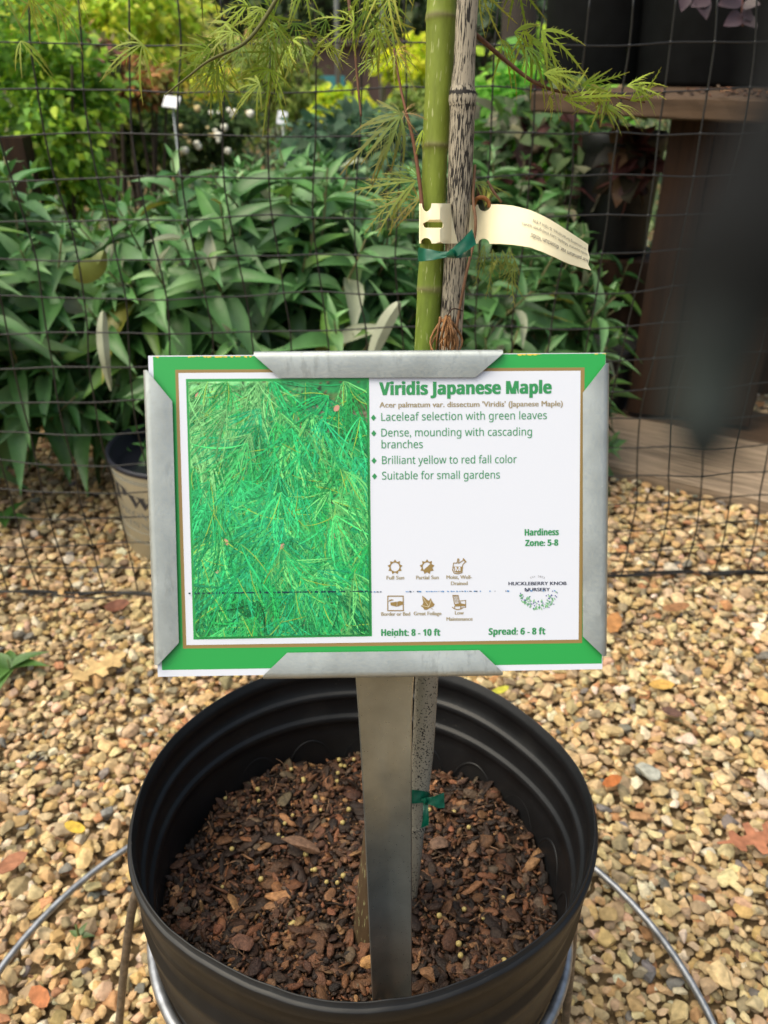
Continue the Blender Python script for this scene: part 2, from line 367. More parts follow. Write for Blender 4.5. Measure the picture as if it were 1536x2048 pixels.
V = np.concatenate(V); Fp = gridf(len(prof), na, True)
m.add(pl(V), Fp)
for zb, ri in ((.002, wall_r(POT_H) + .004), (.006, wall_r(POT_H))):
    ring = np.stack([ri * np.cos(ang), ri * np.sin(ang), 0 * ang + zb], -1); m.add(pl(np.r_[ring, [[0, 0, zb]]]), A([[i, (i + 1) % na, na] for i in range(na)]))
m.build('pot_wall', M_POT, pot)
# embossed scallops on the inside wall
m = MB(); NS = 18
for k in range(NS):
    t = np.linspace(0, math.pi, 25); a = 2 * math.pi * (k + .5) / NS + .5 * 2 * math.pi / NS * .86 * np.cos(t); s = .098 - .036 * np.sin(t) ** .8
    r = wall_r(s) + .0009; P = np.stack([r * np.cos(a), r * np.sin(a), POT_H - s], -1)
    Vt, Ft = tube(pl(P), .0013, 8); m.add(Vt, Ft)
m.build('embossed_arches', M_POT, pot)

# ------------------------------------------------------------------ potting mix
SOIL_S = .076; SR = wall_r(SOIL_S)
r_ = np.random.default_rng(11)
def soilz(x, y): return POT_H - SOIL_S + .006 * np.sin(x * 37 + 1) * np.cos(y * 41) + .003 * np.sin(x * 90 + y * 70) - .004 * (np.hypot(x, y) / SR) ** 2
m = MB(); nr = 26; R_ = np.linspace(0, SR + .001, nr)
V = A([[r * math.cos(a), r * math.sin(a), 0] for r in R_ for a in ang[::3]]); V[:, 2] = soilz(V[:, 0], V[:, 1]) - .003
m.add(pl(V), gridf(nr, na // 3, True), mi=1)
TB = [rock(1, r_, 9, 30) for _ in range(14)]
BC = [(.185, .078, .034), (.125, .055, .026), (.075, .034, .018), (.038, .020, .012), (.20, .10, .05), (.32, .17, .075), (.12, .08, .05), (.022, .013, .009)]
BWT = [12, 18, 24, 26, 6, 4, 6, 20]
def chips(N, r0, r1, zl, zh, flat, elong):
    rad = SR * np.sqrt(r_.uniform(0, 1, N)) * .985; a = r_.uniform(0, 6.283, N); x, y = rad * np.cos(a), rad * np.sin(a)
    P = np.stack([x, y, soilz(x, y) + r_.uniform(zl, zh, N)], -1); r = r0 * (r1 / r0) ** (r_.uniform(size=N) ** 1.8)
    el = r_.uniform(1, elong, N)
    sc = r[:, None] * np.stack([el, r_.uniform(.6, .95, N), r_.uniform(*flat, N)], -1)
    R = rotm(r_, N, .55); B = np.stack([XW, YW, NW], -1)
    scatter(m, TB, pl(P), sc, np.einsum('ij,njk->nik', B, R), palette(r_, N, BC, BWT, .3) * .85, r_)
chips(9500, .0008, .0020, -.002, .001, (.4, .9), 1.8)
chips(3000, .0016, .0034, -.0012, .0026, (.3, .7), 2.0)
chips(760, .003, .0078, .000, .003, (.13, .32), 1.8)
for _ in range(160):            # fibres and shreds
    rad = SR * math.sqrt(r_.uniform()) * .95; a = r_.uniform(0, 6.28); x, y = rad * math.cos(a), rad * math.sin(a); d = r_.uniform(0, 6.28); L = r_.uniform(.005, .016)
    P = A([[x + L * q * math.cos(d + .6 * q), y + L * q * math.sin(d + .6 * q), soilz(x, y) + .003 + .003 * math.sin(q * 3)] for q in np.linspace(-.5, .5, 6)])
    Vt, Ft = tube(pl(P), r_.uniform(.0002, .0005), 4); m.add(Vt, Ft, A((.16, .09, .05)) * r_.uniform(.5, 1.5))
soil = m.build('potting_mulch', [M_BARK, M_SOIL], frame=POTF); tag(soil, kind='stuff')

def soil_pt(u, v, up=0.0):
    d = A([(u - 768) / F, (v - 1024) / F, 1.0]); s0 = RIM_C - (SOIL_S - up) * N_C
    return c2w(d * (N_C @ s0) / (N_C @ d))
M_PRILL = mat('fertiliser_pellet', (.42, .33, .12), rough=.5, spec=.5)
IV, IF = icos(2); pm = None
r_ = np.random.default_rng(21)
spots = [(r_.uniform(380, 700), r_.uniform(1540, 1850)) for _ in range(30)] + [(r_.uniform(850, 1060), r_.uniform(1540, 1960)) for _ in range(12)] + [(678, 1508), (690, 1520), (682, 1518), (708, 1512), (676, 1530)]
for i, (u, v) in enumerate(spots):
    w = soil_pt(u, v, .0055); rr_ = r_.uniform(.0011, .0018)
    lp = np.array(POTF.inverted()) @ np.r_[w, 1]
    if math.hypot(lp[0], lp[1]) > SR - .004: continue
    w = w - NW * (lp[2] - (soilz(lp[0], lp[1]) + .0042))
    if pm is None:
        mb = MB(); mb.add(IV * .0015, IF); o = mb.build('fertiliser_pellet', M_PRILL, frame=Matrix.Identity(4)); pm = o.data
    else:
        o = bpy.data.objects.new('fertiliser_pellet', pm); COL.objects.link(o)
    o.matrix_basis = Matrix.Translation(Vector(w)) @ Matrix.Scale(rr_ / .0015, 4)
    tag(o, 'tiny round yellow fertiliser pellet lying on the brown mulch in the black pot', 'pellet', 'fertiliser pellets on the mulch')

def chunk(name, label, cat, u, v, L, Wd, Hh, rot, col, up=.006, seed=0):
    rg = np.random.default_rng(seed); V, Fc = rock(3, rg, 12, 26)
    V = V * A([L, Wd, Hh]) / 2; V[:, 2] += .25 * Wd * (1 - (V[:, 0] / (L / 2)) ** 2) * .3
    c, s = math.cos(rot), math.sin(rot); V = V @ A([[c, -s, 0], [s, c, 0], [0, 0, 1]]).T
    w = soil_pt(u, v, up) + V[:, 0:1] * XW + V[:, 1:2] * YW + V[:, 2:3] * NW
    mb = MB(); mb.add(w, Fc, col); return tag(mb.build(name, M_BARK), label, cat)
chunk('bark_chunk', 'largest long curved strip of brown bark lying on the mulch left of the metal post', 'bark', 600, 1690, .030, .010, .006, -.45, (.16, .09, .055), .007, 4)
chunk('bark_chunk', 'broad flat reddish bark flake on the mulch near the front left pot wall', 'bark', 480, 1886, .016, .013, .004, .1, (.14, .065, .04), .006, 5)
chunk('bark_chunk', 'pale orange bark flake against the left edge of the metal post', 'bark', 732, 1925, .013, .010, .004, .8, (.45, .24, .09), .010, 6)
chunk('bark_chunk', 'flat brown bark flake on the mulch just right of the lower green tie', 'bark', 873, 1688, .016, .011, .004, -.1, (.17, .10, .065), .006, 7)
chunk('bark_chunk', 'orange brown bark lump right of the foot of the metal post', 'bark', 857, 1950, .012, .009, .006, -.4, (.26, .13, .06), .006, 8)

# ------------------------------------------------------------------ wire stand round the pot
GC = A([-.034, .318]); 
stand = thing('pot_stand', 'galvanised wire ring stand with wide ground hoop holding the black pot', 'pot stand', (GC[0], GC[1], 0))
t = np.linspace(0, 2 * math.pi, 97)
RS = .094
ringr = wall_r(RS) + .0075
rp = pl(np.stack([ringr * np.cos(t), ringr * np.sin(t), 0 * t + POT_H - RS], -1))
m = MB(); V, Fc = tube(rp, .0034, 10, False); m.add(V, Fc); m.build('upper_ring', M_WIRE, stand)
m = MB(); GR = .288; gp = np.stack([GC[0] + GR * np.cos(t), GC[1] + GR * np.sin(t), .012 + .004 * np.sin(3 * t)], -1)
V, Fc = tube(gp, .0030, 10, False); m.add(V, Fc); m.build('ground_hoop', M_WIRE, stand)
def leg(top, bot):
    top, bot = A(top), A(bot)
    m = MB(); P = smoothpath([top, top * .6 + bot * .4 + A([0, 0, .004]), bot]); V, Fc = tube(P, .0030, 8); m.add(V, Fc); m.build('leg', M_RUST, stand)
def ring_at(a): return pl(A([[(ringr + .003) * math.cos(a), (ringr + .003) * math.sin(a), POT_H - RS + .001]]))[0]
def hoop_at(a): return A([GC[0] + GR * math.cos(a), GC[1] + GR * math.sin(a), .012])
leg3 = lambda *P: leg_path(smoothpath(A(P), 8))
def leg_path(P):
    m = MB(); V, Fc = tube(P, .0031, 8); m.add(V, Fc); m.build('leg', M_RUST, stand)
leg3(ring_at(math.radians(170)), px(268, 1800, .545), pg(234, 2095, -.01))
leg3(ring_at(math.radians(4)), px(1146, 1850, .535), pg(1127, 2085, -.01))
leg3(ring_at(math.radians(90)), hoop_at(math.radians(90)))

# ------------------------------------------------------------------ sign card
CR = A([[.99951342, .0094345, -.02973062], [-.01163571, .99713385, -.07475752], [.02894011, .07506708, .99675845]])
CT = A([-.0014586, .00154425, .32715792]); CW, CH = .178, .12616
exc, eyc, ezc = CR[:, 0], -CR[:, 1], -CR[:, 2]
ex, ey, ez, co = d2w(exc), d2w(eyc), d2w(ezc), c2w(CT)
CARDF = Matrix([[ex[0], ey[0], ez[0], co[0]], [ex[1], ey[1], ez[1], co[1]], [ex[2], ey[2], ez[2], co[2]], [0, 0, 0, 1]])
def uv(u, v):                   # photo pixel -> card plane (x right, y up), metres
    u = np.asarray(u, float); v = np.asarray(v, float)
    d = np.stack([(u - 768) / F, (v - 1024) / F, np.ones_like(u)], -1)
    k = (CT @ ezc) / (d @ ezc); q = d * k[..., None] - CT
    return np.stack([q @ exc, q @ eyc], -1)
def cl(p, z):                   # card local -> world
    p = np.asarray(p, float); return co + p[..., 0:1] * ex + p[..., 1:2] * ey + np.asarray(z, float).reshape(-1, 1) * ez if np.ndim(z) else co + p[..., 0:1] * ex + p[..., 1:2] * ey + z * ez
def quad_px(mb, pts, z, col):
    mb.add(cl(uv([p[0] for p in pts], [p[1] for p in pts]), z), A([[0, 3, 2, 1]]), col)
def poly(mb, P, z, col, holes=()):
    pts = [Vector((float(a), float(b))) for a, b in P]; edges = []; fcs = [list(range(len(P)))]; 
    if holes:
        edges = [(i, (i + 1) % len(P)) for i in range(len(P))]; fcs = []
        for h in holes:
            b = len(pts); pts += [Vector((float(x), float(y))) for x, y in h]; edges += [(b + i, b + (i + 1) % len(h)) for i in range(len(h))]
        r = delaunay_2d_cdt(pts, edges, [], 2 if holes else 1, 1e-7)
    else: r = delaunay_2d_cdt(pts, [], fcs, 1, 1e-7)
    VV = A([[p.x, p.y] for p in r[0]]); FF = []
    for f in r[2]:
        f = list(f)
        for i in range(1, len(f) - 1):
            a, b, c = f[0], f[i], f[i + 1]
            ar = (VV[b][0] - VV[a][0]) * (VV[c][1] - VV[a][1]) - (VV[c][0] - VV[a][0]) * (VV[b][1] - VV[a][1])
            FF.append([a, b, c] if ar > 0 else [a, c, b])
    if not FF: return
    if holes:
        keepf = []
        for f in FF:
            c = VV[f].mean(0)
            if inside(c, P) and not any(inside(c, h) for h in holes): keepf.append(f)
        FF = keepf
    mb.add(cl(VV, z), A(FF), col)
def inside(p, P):
    c = False; n = len(P); j = n - 1
    for i in range(n):
        if (P[i][1] > p[1]) != (P[j][1] > p[1]) and p[0] < (P[j][0] - P[i][0]) * (p[1] - P[i][1]) / (P[j][1] - P[i][1]) + P[i][0]: c = not c
        j = i
    return c
def serif(s):
    r = ''
    for ch in s:
        if 'A' <= ch <= 'Z': r += chr(0x1D400 + ord(ch) - 65)
        elif 'a' <= ch <= 'z': r += chr(0x1D41A + ord(ch) - 97)
        elif '0' <= ch <= '9': r += chr(0x1D7CE + ord(ch) - 48)
        else: r += ch
    return r
def sans(s, bold=False):
    r = ''; b = 0x1D5D4 if bold else 0x1D5A0; d = 0x1D7EC if bold else 0x1D7E2
    for ch in s:
        if 'A' <= ch <= 'Z': r += chr(b + ord(ch) - 65)
        elif 'a' <= ch <= 'z': r += chr(b + 26 + ord(ch) - 97)
        elif '0' <= ch <= '9': r += chr(d + ord(ch) - 48)
        else: r += ch
    return r
def glyphs(s, off=0.0):
    c = bpy.data.curves.new('lettering', 'FONT'); c.body = s; c.size = 1; c.offset = off; c.resolution_u = 5
    o = bpy.data.objects.new('lettering', c)
    me = bpy.data.meshes.new_from_object(o); me.calc_loop_triangles()
    V = A([v.co[:2] for v in me.vertices]); T = A([list(t.vertices) for t in me.loop_triangles])
    bpy.data.objects.remove(o); bpy.data.curves.remove(c); bpy.data.meshes.remove(me)
    a = V[T[:, 0]]; b = V[T[:, 1]]; d = V[T[:, 2]]
    ar = (b[:, 0] - a[:, 0]) * (d[:, 1] - a[:, 1]) - (d[:, 0] - a[:, 0]) * (b[:, 1] - a[:, 1])
    T[ar < 0] = T[ar < 0][:, ::-1]
    return V, T
ZT = .00024
def ptext(mb, s, a, b, cap, col, off=0.0, capu=.714, z=ZT, bold=0):
    V, T = glyphs(s, off)
    pa, pb = uv(*a), uv(*b); W_ = np.linalg.norm(pb - pa); e = (pb - pa) / W_; p_ = A([-e[1], e[0]])
    x0, x1 = V[:, 0].min(), V[:, 0].max(); ch = cap / F * .327 / capu
    X = (V[:, 0] - x0) / (x1 - x0) * W_
    for k in range(-bold, bold + 1):
        P = pa + (X + k * .00008)[:, None] * e + (V[:, 1] * ch)[:, None] * p_
        mb.add(cl(P, z + k * 2e-6), T, col)
GREEN = (.028, .33, .070); GINK = (.034, .25, .085); GOLD = (.27, .185, .065); CAPT = (.33, .28, .18)
card = thing('sign_card', 'glossy green and white plant information card held in the metal sign holder', 'sign card', co, frame=CARDF)
m = MB(); Vb, Fb = box((0, 0, 0), CW, CH, .0004); m.add(co + (Vb - A([0, 0, .0002])) @ A([ex, ey, ez]), Fb); m.build('card_sheet', M_CARD, card, smooth=False)
m = MB()
def yellow_edge(): pass
quad_px(m, [(306, 713.5), (1211, 707), (1203.5, 1327), (324, 1340)], .00004, GREEN)
m.build('green_border', M_PRINT, card, smooth=False)
m = MB()
quad_px(m, [(350.5, 739.5), (1169, 735), (1164, 1286), (366, 1297)], .00008, GOLD)
m.build('gold_border', M_PRINT, card, smooth=False)
m = MB()
quad_px(m, [(357, 746), (1161, 741.5), (1157, 1279), (373, 1290)], .00012, (.65, .685, .785))
m.build('white_panel', M_PRINT, card, smooth=False)
m = MB()
quad_px(m, [(372, 758), (738, 756), (744, 1272.5), (387, 1279)], .00016, (.03, .30, .07))
m.build('picture_frame_line', M_PRINT, card, smooth=False)
# yellow flecks where the print was cut at the top edge
rg = np.random.default_rng(2)
for (u0, u1, k) in ((375, 505, 34), (1035, 1080, 14), (1190, 1212, 4), (306, 320, 2)):
    m = MB()
    for _ in range(k):
        u = rg.uniform(u0, u1); h_ = rg.uniform(.8, 3.2); w_ = rg.uniform(1, 4); y0 = 713.5 - (u - 306) * 6.5 / 905
        quad_px(m, [(u - w_, y0 - .3), (u + w_, y0 - .3), (u + w_ * .6, y0 + h_), (u - w_ * .5, y0 + h_)], .00009 + rg.uniform(0, 1e-5), (.75, .55, .05))
    m.build('print_flecks', M_PRINT, card, smooth=False)

# printed laceleaf picture: flat ink shapes, one micrometre apart
def picture():
    m = MB(); rg = np.random.default_rng(8)
    P = [(377, 763.5), (733.5, 762), (739, 1267.5), (391.5, 1274)]
    nx, ny = 70, 96
    tl, tr, br, bl = [A(p, float) for p in P]
    s, t = np.meshgrid(np.linspace(0, 1, nx), np.linspace(0, 1, ny)); s = s.ravel()[:, None]; t = t.ravel()[:, None]
    Q = (tl * (1 - s) + tr * s) * (1 - t) + (bl * (1 - s) + br * s) * t
    C = []
    ph = rg.uniform(0, 6.28, 12); kx = rg.normal(0, 9, 12); ky = rg.normal(0, 9, 12)
    f = sum(np.sin(kx[i] * s[:, 0] + ky[i] * t[:, 0] * 1.4 + ph[i]) for i in range(12)) / 4
    for i in range(len(s)):
        a, b = s[i, 0], t[i, 0]
        base = A([.04, .40, .11]) if f[i] > -.2 else A([.02, .24, .07])
        wash = max(0, 1 - b * 2.6) * max(0, 1.0 - a * 1.2); base = base + wash * A([.35, .5, .28]) * (0.7 + .6 * math.sin(f[i] * 3))
        if a > .6 and b < .34 and f[i] > -.3: base = A([.20, .19, .13]) if f[i] > .25 else A([.07, .16, .05])
        if rg.uniform() < .10: base = A([.02, .05, .02])
        if rg.uniform() < .05 and b < .55: base = A([.16, .11, .06])
        C.append(np.clip(base * rg.uniform(.7, 1.3), 0, .85))
    m.add(cl(uv(Q[:, 0], Q[:, 1]), .0002), gridf(ny, nx)[:, ::-1], A(C))
    lo = A([uv(*p) for p in P]); cx = lo[:, 0]; cy = lo[:, 1]
    def clip(p):
        ti = np.clip((cy[:2].mean() - p[:, 1]) / (cy[:2].mean() - cy[2:].mean()), 0, 1)
        ti2 = ti
        x0 = cx[0] + (cx[3] - cx[0]) * ti2; x1 = cx[1] + (cx[2] - cx[1]) * ti2; q = p.copy()
        q[:, 0] = np.clip(q[:, 0], x0, x1); fx = (q[:, 0] - x0) / (x1 - x0)
        yt = cy[0] + (cy[1] - cy[0]) * fx; yb = cy[3] + (cy[2] - cy[3]) * fx
        q[:, 1] = np.clip(q[:, 1], yb, yt); return q
    def strip(z, p0, ang_, L, w, bend, col, teeth=True):
        k = 9; d = np.linspace(0, 1, k); a = ang_ + bend * d
        st = np.stack([np.cos(a), np.sin(a)], -1) * L / (k - 1); ctr = p0 + np.r_[[[0, 0]], np.cumsum(st, 0)[:-1]]
        nn = np.stack([-np.sin(a), np.cos(a)], -1); ww = w * np.sin(np.clip(d, .04, .98) * math.pi) ** .6
        V = np.concatenate([ctr + nn * ww[:, None], ctr - nn * ww[:, None]]); Fc = [[i + k, i + k + 1, i + 1, i] for i in range(k - 1)]
        Fc = [[x[0], x[1], x[2]] for x in Fc] + [[x[0], x[2], x[3]] for x in Fc]; b = len(V); EX = []
        if teeth:
            for i in range(1, k - 1):
                for sg in (1, -1):
                    e = a[i] + sg * rg.uniform(.2, .42); tl_ = L * rg.uniform(.10, .24) * (1 - .5 * d[i])
                    b0 = ctr[i] - st[0] * .12; tip = ctr[i] + A([math.cos(e), math.sin(e)]) * tl_; b1 = ctr[i] + st[0] * .22
                    n0 = len(V) + len(EX); EX += [b0, b1, tip]; Fc.append([n0, n0 + 1, n0 + 2] if sg > 0 else [n0 + 1, n0, n0 + 2])
        V = np.r_[V, EX] if EX else V
        m.add(cl(clip(V), z), A(Fc), col)
    z = .00021
    greens = [(.03, .47, .15), (.05, .56, .19), (.08, .60, .17), (.02, .38, .11), (.17, .64, .19), (.03, .50, .21), (.03, .43, .10)]
    for i in range(720):
        a, b = rg.uniform(-.05, 1.05), rg.uniform(-.02, 1.02)
        c = ((tl * (1 - a) + tr * a) * (1 - b) + (bl * (1 - a) + br * a) * b); p0 = uv(*c)
        col = A(greens[rg.integers(len(greens))]) * rg.uniform(.72, 1.2)
        if b < .28 and a < .45 and rg.uniform() < .55: col = A([.22, .62, .22]) * rg.uniform(.7, 1.2)
        if rg.uniform() < .03: col = A([.012, .22, .07]) * rg.uniform(.7, 1.3)
        if b > .75 and rg.uniform() < .2: col *= .5
        dirn = -math.pi / 2 + rg.normal(0, .45) - (a - .5) * -.7
        L = rg.uniform(.014, .030)
        if a > .6 and b < .34 and rg.uniform() < .6: continue
        for q in np.linspace(-.75, .75, rg.integers(6, 10)):
            z += 1.2e-7
            strip(z, p0, dirn + q + rg.normal(0, .06), L * (1 - .35 * abs(q)) * rg.uniform(.8, 1.1), L * rg.uniform(.006, .013), rg.normal(0, .5) - q * .4, np.clip(col * rg.uniform(.55, 1.3), 0, .85), rg.uniform() < .7)
        if rg.uniform() < .5:
            z += 1.2e-7; strip(z, p0, -1.57 + rg.normal(0, .9), L * .6, .00014, rg.normal(0, .5), A([.32, .50, .06]) * rg.uniform(.7, 1.3), False)
        if i % 48 == 10:
            z += 1.2e-7; strip(z, p0, rg.uniform(0, 6.28), .0028, .0010, 0, (.55, .28, .22), False)
    # dotted misprint line
    for k in range(120):
        u = 380 + k * 3.0; v = 1186 - (u - 380) * .012
        z += 1.2e-7
        if rg.uniform() < .72:
            w_ = rg.uniform(.8, 2.2); h_ = rg.uniform(.8, 1.8)
            quad_px(m, [(u - w_, v - h_), (u + w_, v - h_), (min(u + w_, 741), v + h_), (u - w_, v + h_)], z + 1e-5, (.004, .03, .05))
    m.build('printed_picture', M_PRINT, card, smooth=False)
picture()

m = MB()
ptext(m, sans('Viridis Japanese Maple', True), (759, 790), (1102.5, 786.5), 24.5, GINK, .012, bold=2)
m.build('heading_lettering', M_PRINT, card, smooth=False)
m = MB()
ptext(m, sans('Hardiness', True), (1049.4, 1071), (1117, 1070), 13, GINK, .005, bold=1)
ptext(m, sans('Zone: 5-8', True), (1050.4, 1092), (1116, 1091), 12.5, GINK, .005, bold=1)
m.build('zone_lettering', M_PRINT, card, smooth=False)
m = MB()
ptext(m, sans('Height: 8 - 10 ft', True), (762.5, 1271.5), (880, 1271), 13.5, GINK, .005, bold=1)
m.build('height_lettering', M_PRINT, card, smooth=False)
m = MB()
ptext(m, sans('Spread: 6 - 8 ft', True), (977.3, 1269.3), (1090, 1268.3), 13.5, GINK, .005, bold=1)
m.build('spread_lettering', M_PRINT, card, smooth=False)
m = MB()
ptext(m, "Acer palmatum var. dissectum 'Viridis' (Japanese Maple)", (759, 815), (1125, 812.3), 10.8, (.30, .245, .14), capu=.70, bold=1)
m.build('botanical_name', M_PRINT, card, smooth=False)
m = MB()
for s, a, b in (('Laceleaf selection with green leaves', (762.5, 841.5), (1093.5, 838)), ('Dense, mounding with cascading', (762.5, 873), (1063.7, 871)), ('branches', (763, 896.5), (845.5, 896)),
                ('Brilliant yellow to red fall color', (764, 928), (1033, 926)), ('Suitable for small gardens', (764, 959), (999.6, 956.8))):
    ptext(m, sans(s), a, b, 15.4, (.045, .25, .10), off=.004)
for (u, v) in ((747, 835.5), (747.6, 866.6), (748, 921.3), (749, 952.7)):
    quad_px(m, [(u, v - 6.3), (u + 5.2, v), (u, v + 6.3), (u - 5.2, v)], ZT, GINK)
m.build('description_lettering', M_PRINT, card, smooth=False)
m = MB()
for s, a, b in (('Full Sun', (773.2, 1158.8), (808, 1158.5)), ('Partial Sun', (832.4, 1158.4), (877, 1158)), ('Moist, Well-', (893, 1157.7), (943.5, 1157.4)), ('Drained', (902, 1170), (934.8, 1169.8)),
                ('Border or Bed', (762.6, 1231.3), (820, 1231)), ('Great Foliage', (827.5, 1230.3), (882.6, 1230)), ('Low', (910, 1229), (927.3, 1228.8)), ('Maintenance', (892.9, 1241.3), (944.8, 1240.8))):
    ptext(m, s, a, b, 7.4, CAPT, capu=.69, bold=1)
m.build('caption_lettering', M_PRINT, card, smooth=False)

# icons in gold ink, given in photo pixels
m = MB()
def pxpoly(P, col=GOLD, z=ZT, holes=()):
    poly(m, uv([p[0] for p in P], [p[1] for p in P]), z, col, [uv([p[0] for p in h], [p[1] for p in h]) for h in holes])
def star(cx, cy, n, ro, ri): return [(cx + (ro if k % 2 == 0 else ri) * math.sin(k * math.pi / n), cy - (ro if k % 2 == 0 else ri) * math.cos(k * math.pi / n)) for k in range(2 * n)]
def circ(cx, cy, r, n=28, a0=0, a1=2 * math.pi, end=False): return [(cx + r * math.cos(a), cy + r * math.sin(a)) for a in np.linspace(a0, a1, n, endpoint=end)]
pxpoly(star(790, 1133.8, 9, 15.2, 10.8), holes=[circ(790, 1133.8, 8.8)])
pxpoly(star(854, 1133.5, 9, 15.2, 10.8), holes=[circ(854, 1133.5, 8.8, 16, math.radians(138), math.radians(318), True)])
def line(P, w=.9, col=GOLD, z=ZT):
    P = A(P, float)
    for i in range(len(P) - 1):
        d = P[i + 1] - P[i]; L = np.linalg.norm(d) + 1e-9; d /= L; nn = A([-d[1], d[0]]) * w; e = d * w * .6
        quad_px(m, [P[i] - e - nn, P[i + 1] + e - nn, P[i + 1] + e + nn, P[i] - e + nn], z + i * 4e-7, col)
line([(907, 1126), (905, 1140), (908, 1146), (916, 1147.5), (924, 1145), (925, 1130), (931, 1122.5)])
line([(907, 1126), (914, 1126), (915.5, 1117.5), (917.8, 1117.8), (917, 1126.5), (928, 1119.5)]); line([(926.5, 1117.5), (931.5, 1124)], 1.5)
pxpoly([(907, 1133), (924, 1133), (923, 1143.5), (916, 1145.5), (908.3, 1143.5)])
ptext(m, sans('M', True), (909.6, 1142.2), (920.6, 1142), 8.5, (.65, .685, .785), z=ZT + .00001)
line([(775.6, 1192), (806.3, 1192), (806.6, 1221), (775.4, 1221), (775.6, 1192)], 1.05)
pxpoly([(780.5, 1205), (793.5, 1203.2), (793.5, 1213.3), (781.5, 1210.5)]); pxpoly([(794.3, 1203.2), (800, 1201.8), (805.2, 1203), (805.2, 1209), (794.3, 1213)])
pxpoly([(777, 1203.5), (779, 1199.3), (783, 1198.2), (788, 1200), (783, 1201), (780, 1202.2)])
pxpoly([(844.3, 1191), (851, 1196), (855, 1199.8), (857.5, 1201), (861.5, 1196), (863.5, 1200.5), (867, 1206.5), (869.5, 1208), (866.5, 1213), (861, 1215), (858.5, 1216.5), (853.5, 1219.5), (848, 1219), (846.5, 1215.5), (841, 1211.5), (845, 1209), (846.5, 1204), (845, 1199)])
for P in ([(846, 1195), (857.5, 1213.5)], [(862.5, 1200), (857.5, 1213.5)], [(843, 1211), (857.5, 1213.5)], [(857.5, 1213.5), (866, 1218.5)]): line(P, .35, (.7, .68, .55) if P[1] != (866, 1218.5) else GOLD, ZT + .000006)
line([(905.5, 1190.5), (909, 1208)], .9); line([(916, 1190.5), (919, 1206.5)], .9); line([(905.5, 1190.8), (916, 1190.8)], 1.0)
for q in (2.7, 5.3, 8): line([(905.5 + q, 1191), (908.6 + q, 1205)], .55)
pxpoly([(909, 1208), (919, 1206), (930.5, 1208), (930.5, 1212), (910, 1213)])
line([(909, 1212), (909.5, 1217)], .8); line([(921, 1211), (921, 1218)], .8); line([(931, 1200.5), (931, 1215)], .8); line([(919.5, 1201.5), (931.5, 1200.6)], .7); line([(921, 1203), (921, 1207)], .6); line([(921, 1215.5), (931, 1214)], .6)
line([(904.5, 1214), (908, 1217), (914, 1219), (921, 1218), (924.5, 1216.5)], .9)
m.build('care_icons', M_PRINT, card, smooth=False)

# nursery emblem
m = MB(); rg = np.random.default_rng(4); NAVY = (.035, .04, .075)
ptext(m, 'HUCKLEBERRY KNOB', (1017, 1170.3), (1132.5, 1169.6), 6.8, NAVY, capu=.69, bold=1)
ptext(m, 'NURSERY', (1049.6, 1182.3), (1099.3, 1182), 6.8, NAVY, capu=.69, bold=1)
for k, ch in enumerate('EST.2021'):
    a = -.36 + k * .72 / 7; cx, cy = 1074.8 + 36 * math.sin(a), 1190.5 - 36 * math.cos(a)
    if ch == '.': continue
    dx, dy = math.cos(a) * 1.25, math.sin(a) * 1.25
    ptext(m, serif(ch), (cx - dx, cy - dy), (cx + dx, cy + dy), 3.6, (.12, .12, .13), off=-.01, capu=.69)
def lf(u, v, ang_, L, col):
    d = A([math.cos(ang_), math.sin(ang_)]); nn = A([-d[1], d[0]]); p = A([u, v])
    pxpoly([p, p + d * L * .45 + nn * L * .2, p + d * L, p + d * L * .45 - nn * L * .2], col, ZT + rg.uniform(0, 2e-5))
for k in range(62):
    a = rg.uniform(.12, math.pi - .12); r = 41 * rg.uniform(.62, 1.0) if rg.uniform() < .7 else 41 * rg.uniform(.85, 1)
    if r * math.sin(a) < 12 and abs(r * math.cos(a)) < 30: continue
    lf(1076 + r * math.cos(a) * .98, 1181 + r * math.sin(a), -math.pi / 2 + rg.normal(0, .7) + (math.pi / 2 - a) * -.4, rg.uniform(5, 9.5), A([(.16, .40, .20), (.25, .50, .27), (.10, .30, .15)][rg.integers(3)]))
for k in range(46):
    a = rg.uniform(.0, math.pi); r = 41 * rg.uniform(.45, 1.0); u, v = 1076 + r * math.cos(a), 1182 + r * math.sin(a)
    if v < 1187 and abs(u - 1076) < 28: continue
    pxpoly(circ(u, v, rg.uniform(.7, 1.4), 7), (.05, .06, .26), ZT + 3e-5 + rg.uniform(0, 5e-6))
m.build('nursery_emblem', M_PRINT, card, smooth=False)
m = MB(); rg = np.random.default_rng(14)
u = 742
while u < 1120:                # the dotted printer's line
    w_ = rg.uniform(.8, 2.6)
    if not (770 < u < 810) and rg.uniform() < (.85 if u < 965 else .28):
        v = 1183.5 - (u - 742) * .006; h_ = rg.uniform(.6, 1.5); quad_px(m, [(u - w_, v - h_), (u + w_, v - h_ * .6), (u + w_, v + h_), (u - w_, v + h_ * .8)], ZT + 4e-5, (.03, .20, .50) if rg.uniform() < .7 else (.02, .05, .12))
    u += 2 * w_ + rg.uniform(.8, 3.5)
m.build('printer_streak', M_PRINT, card, smooth=False)

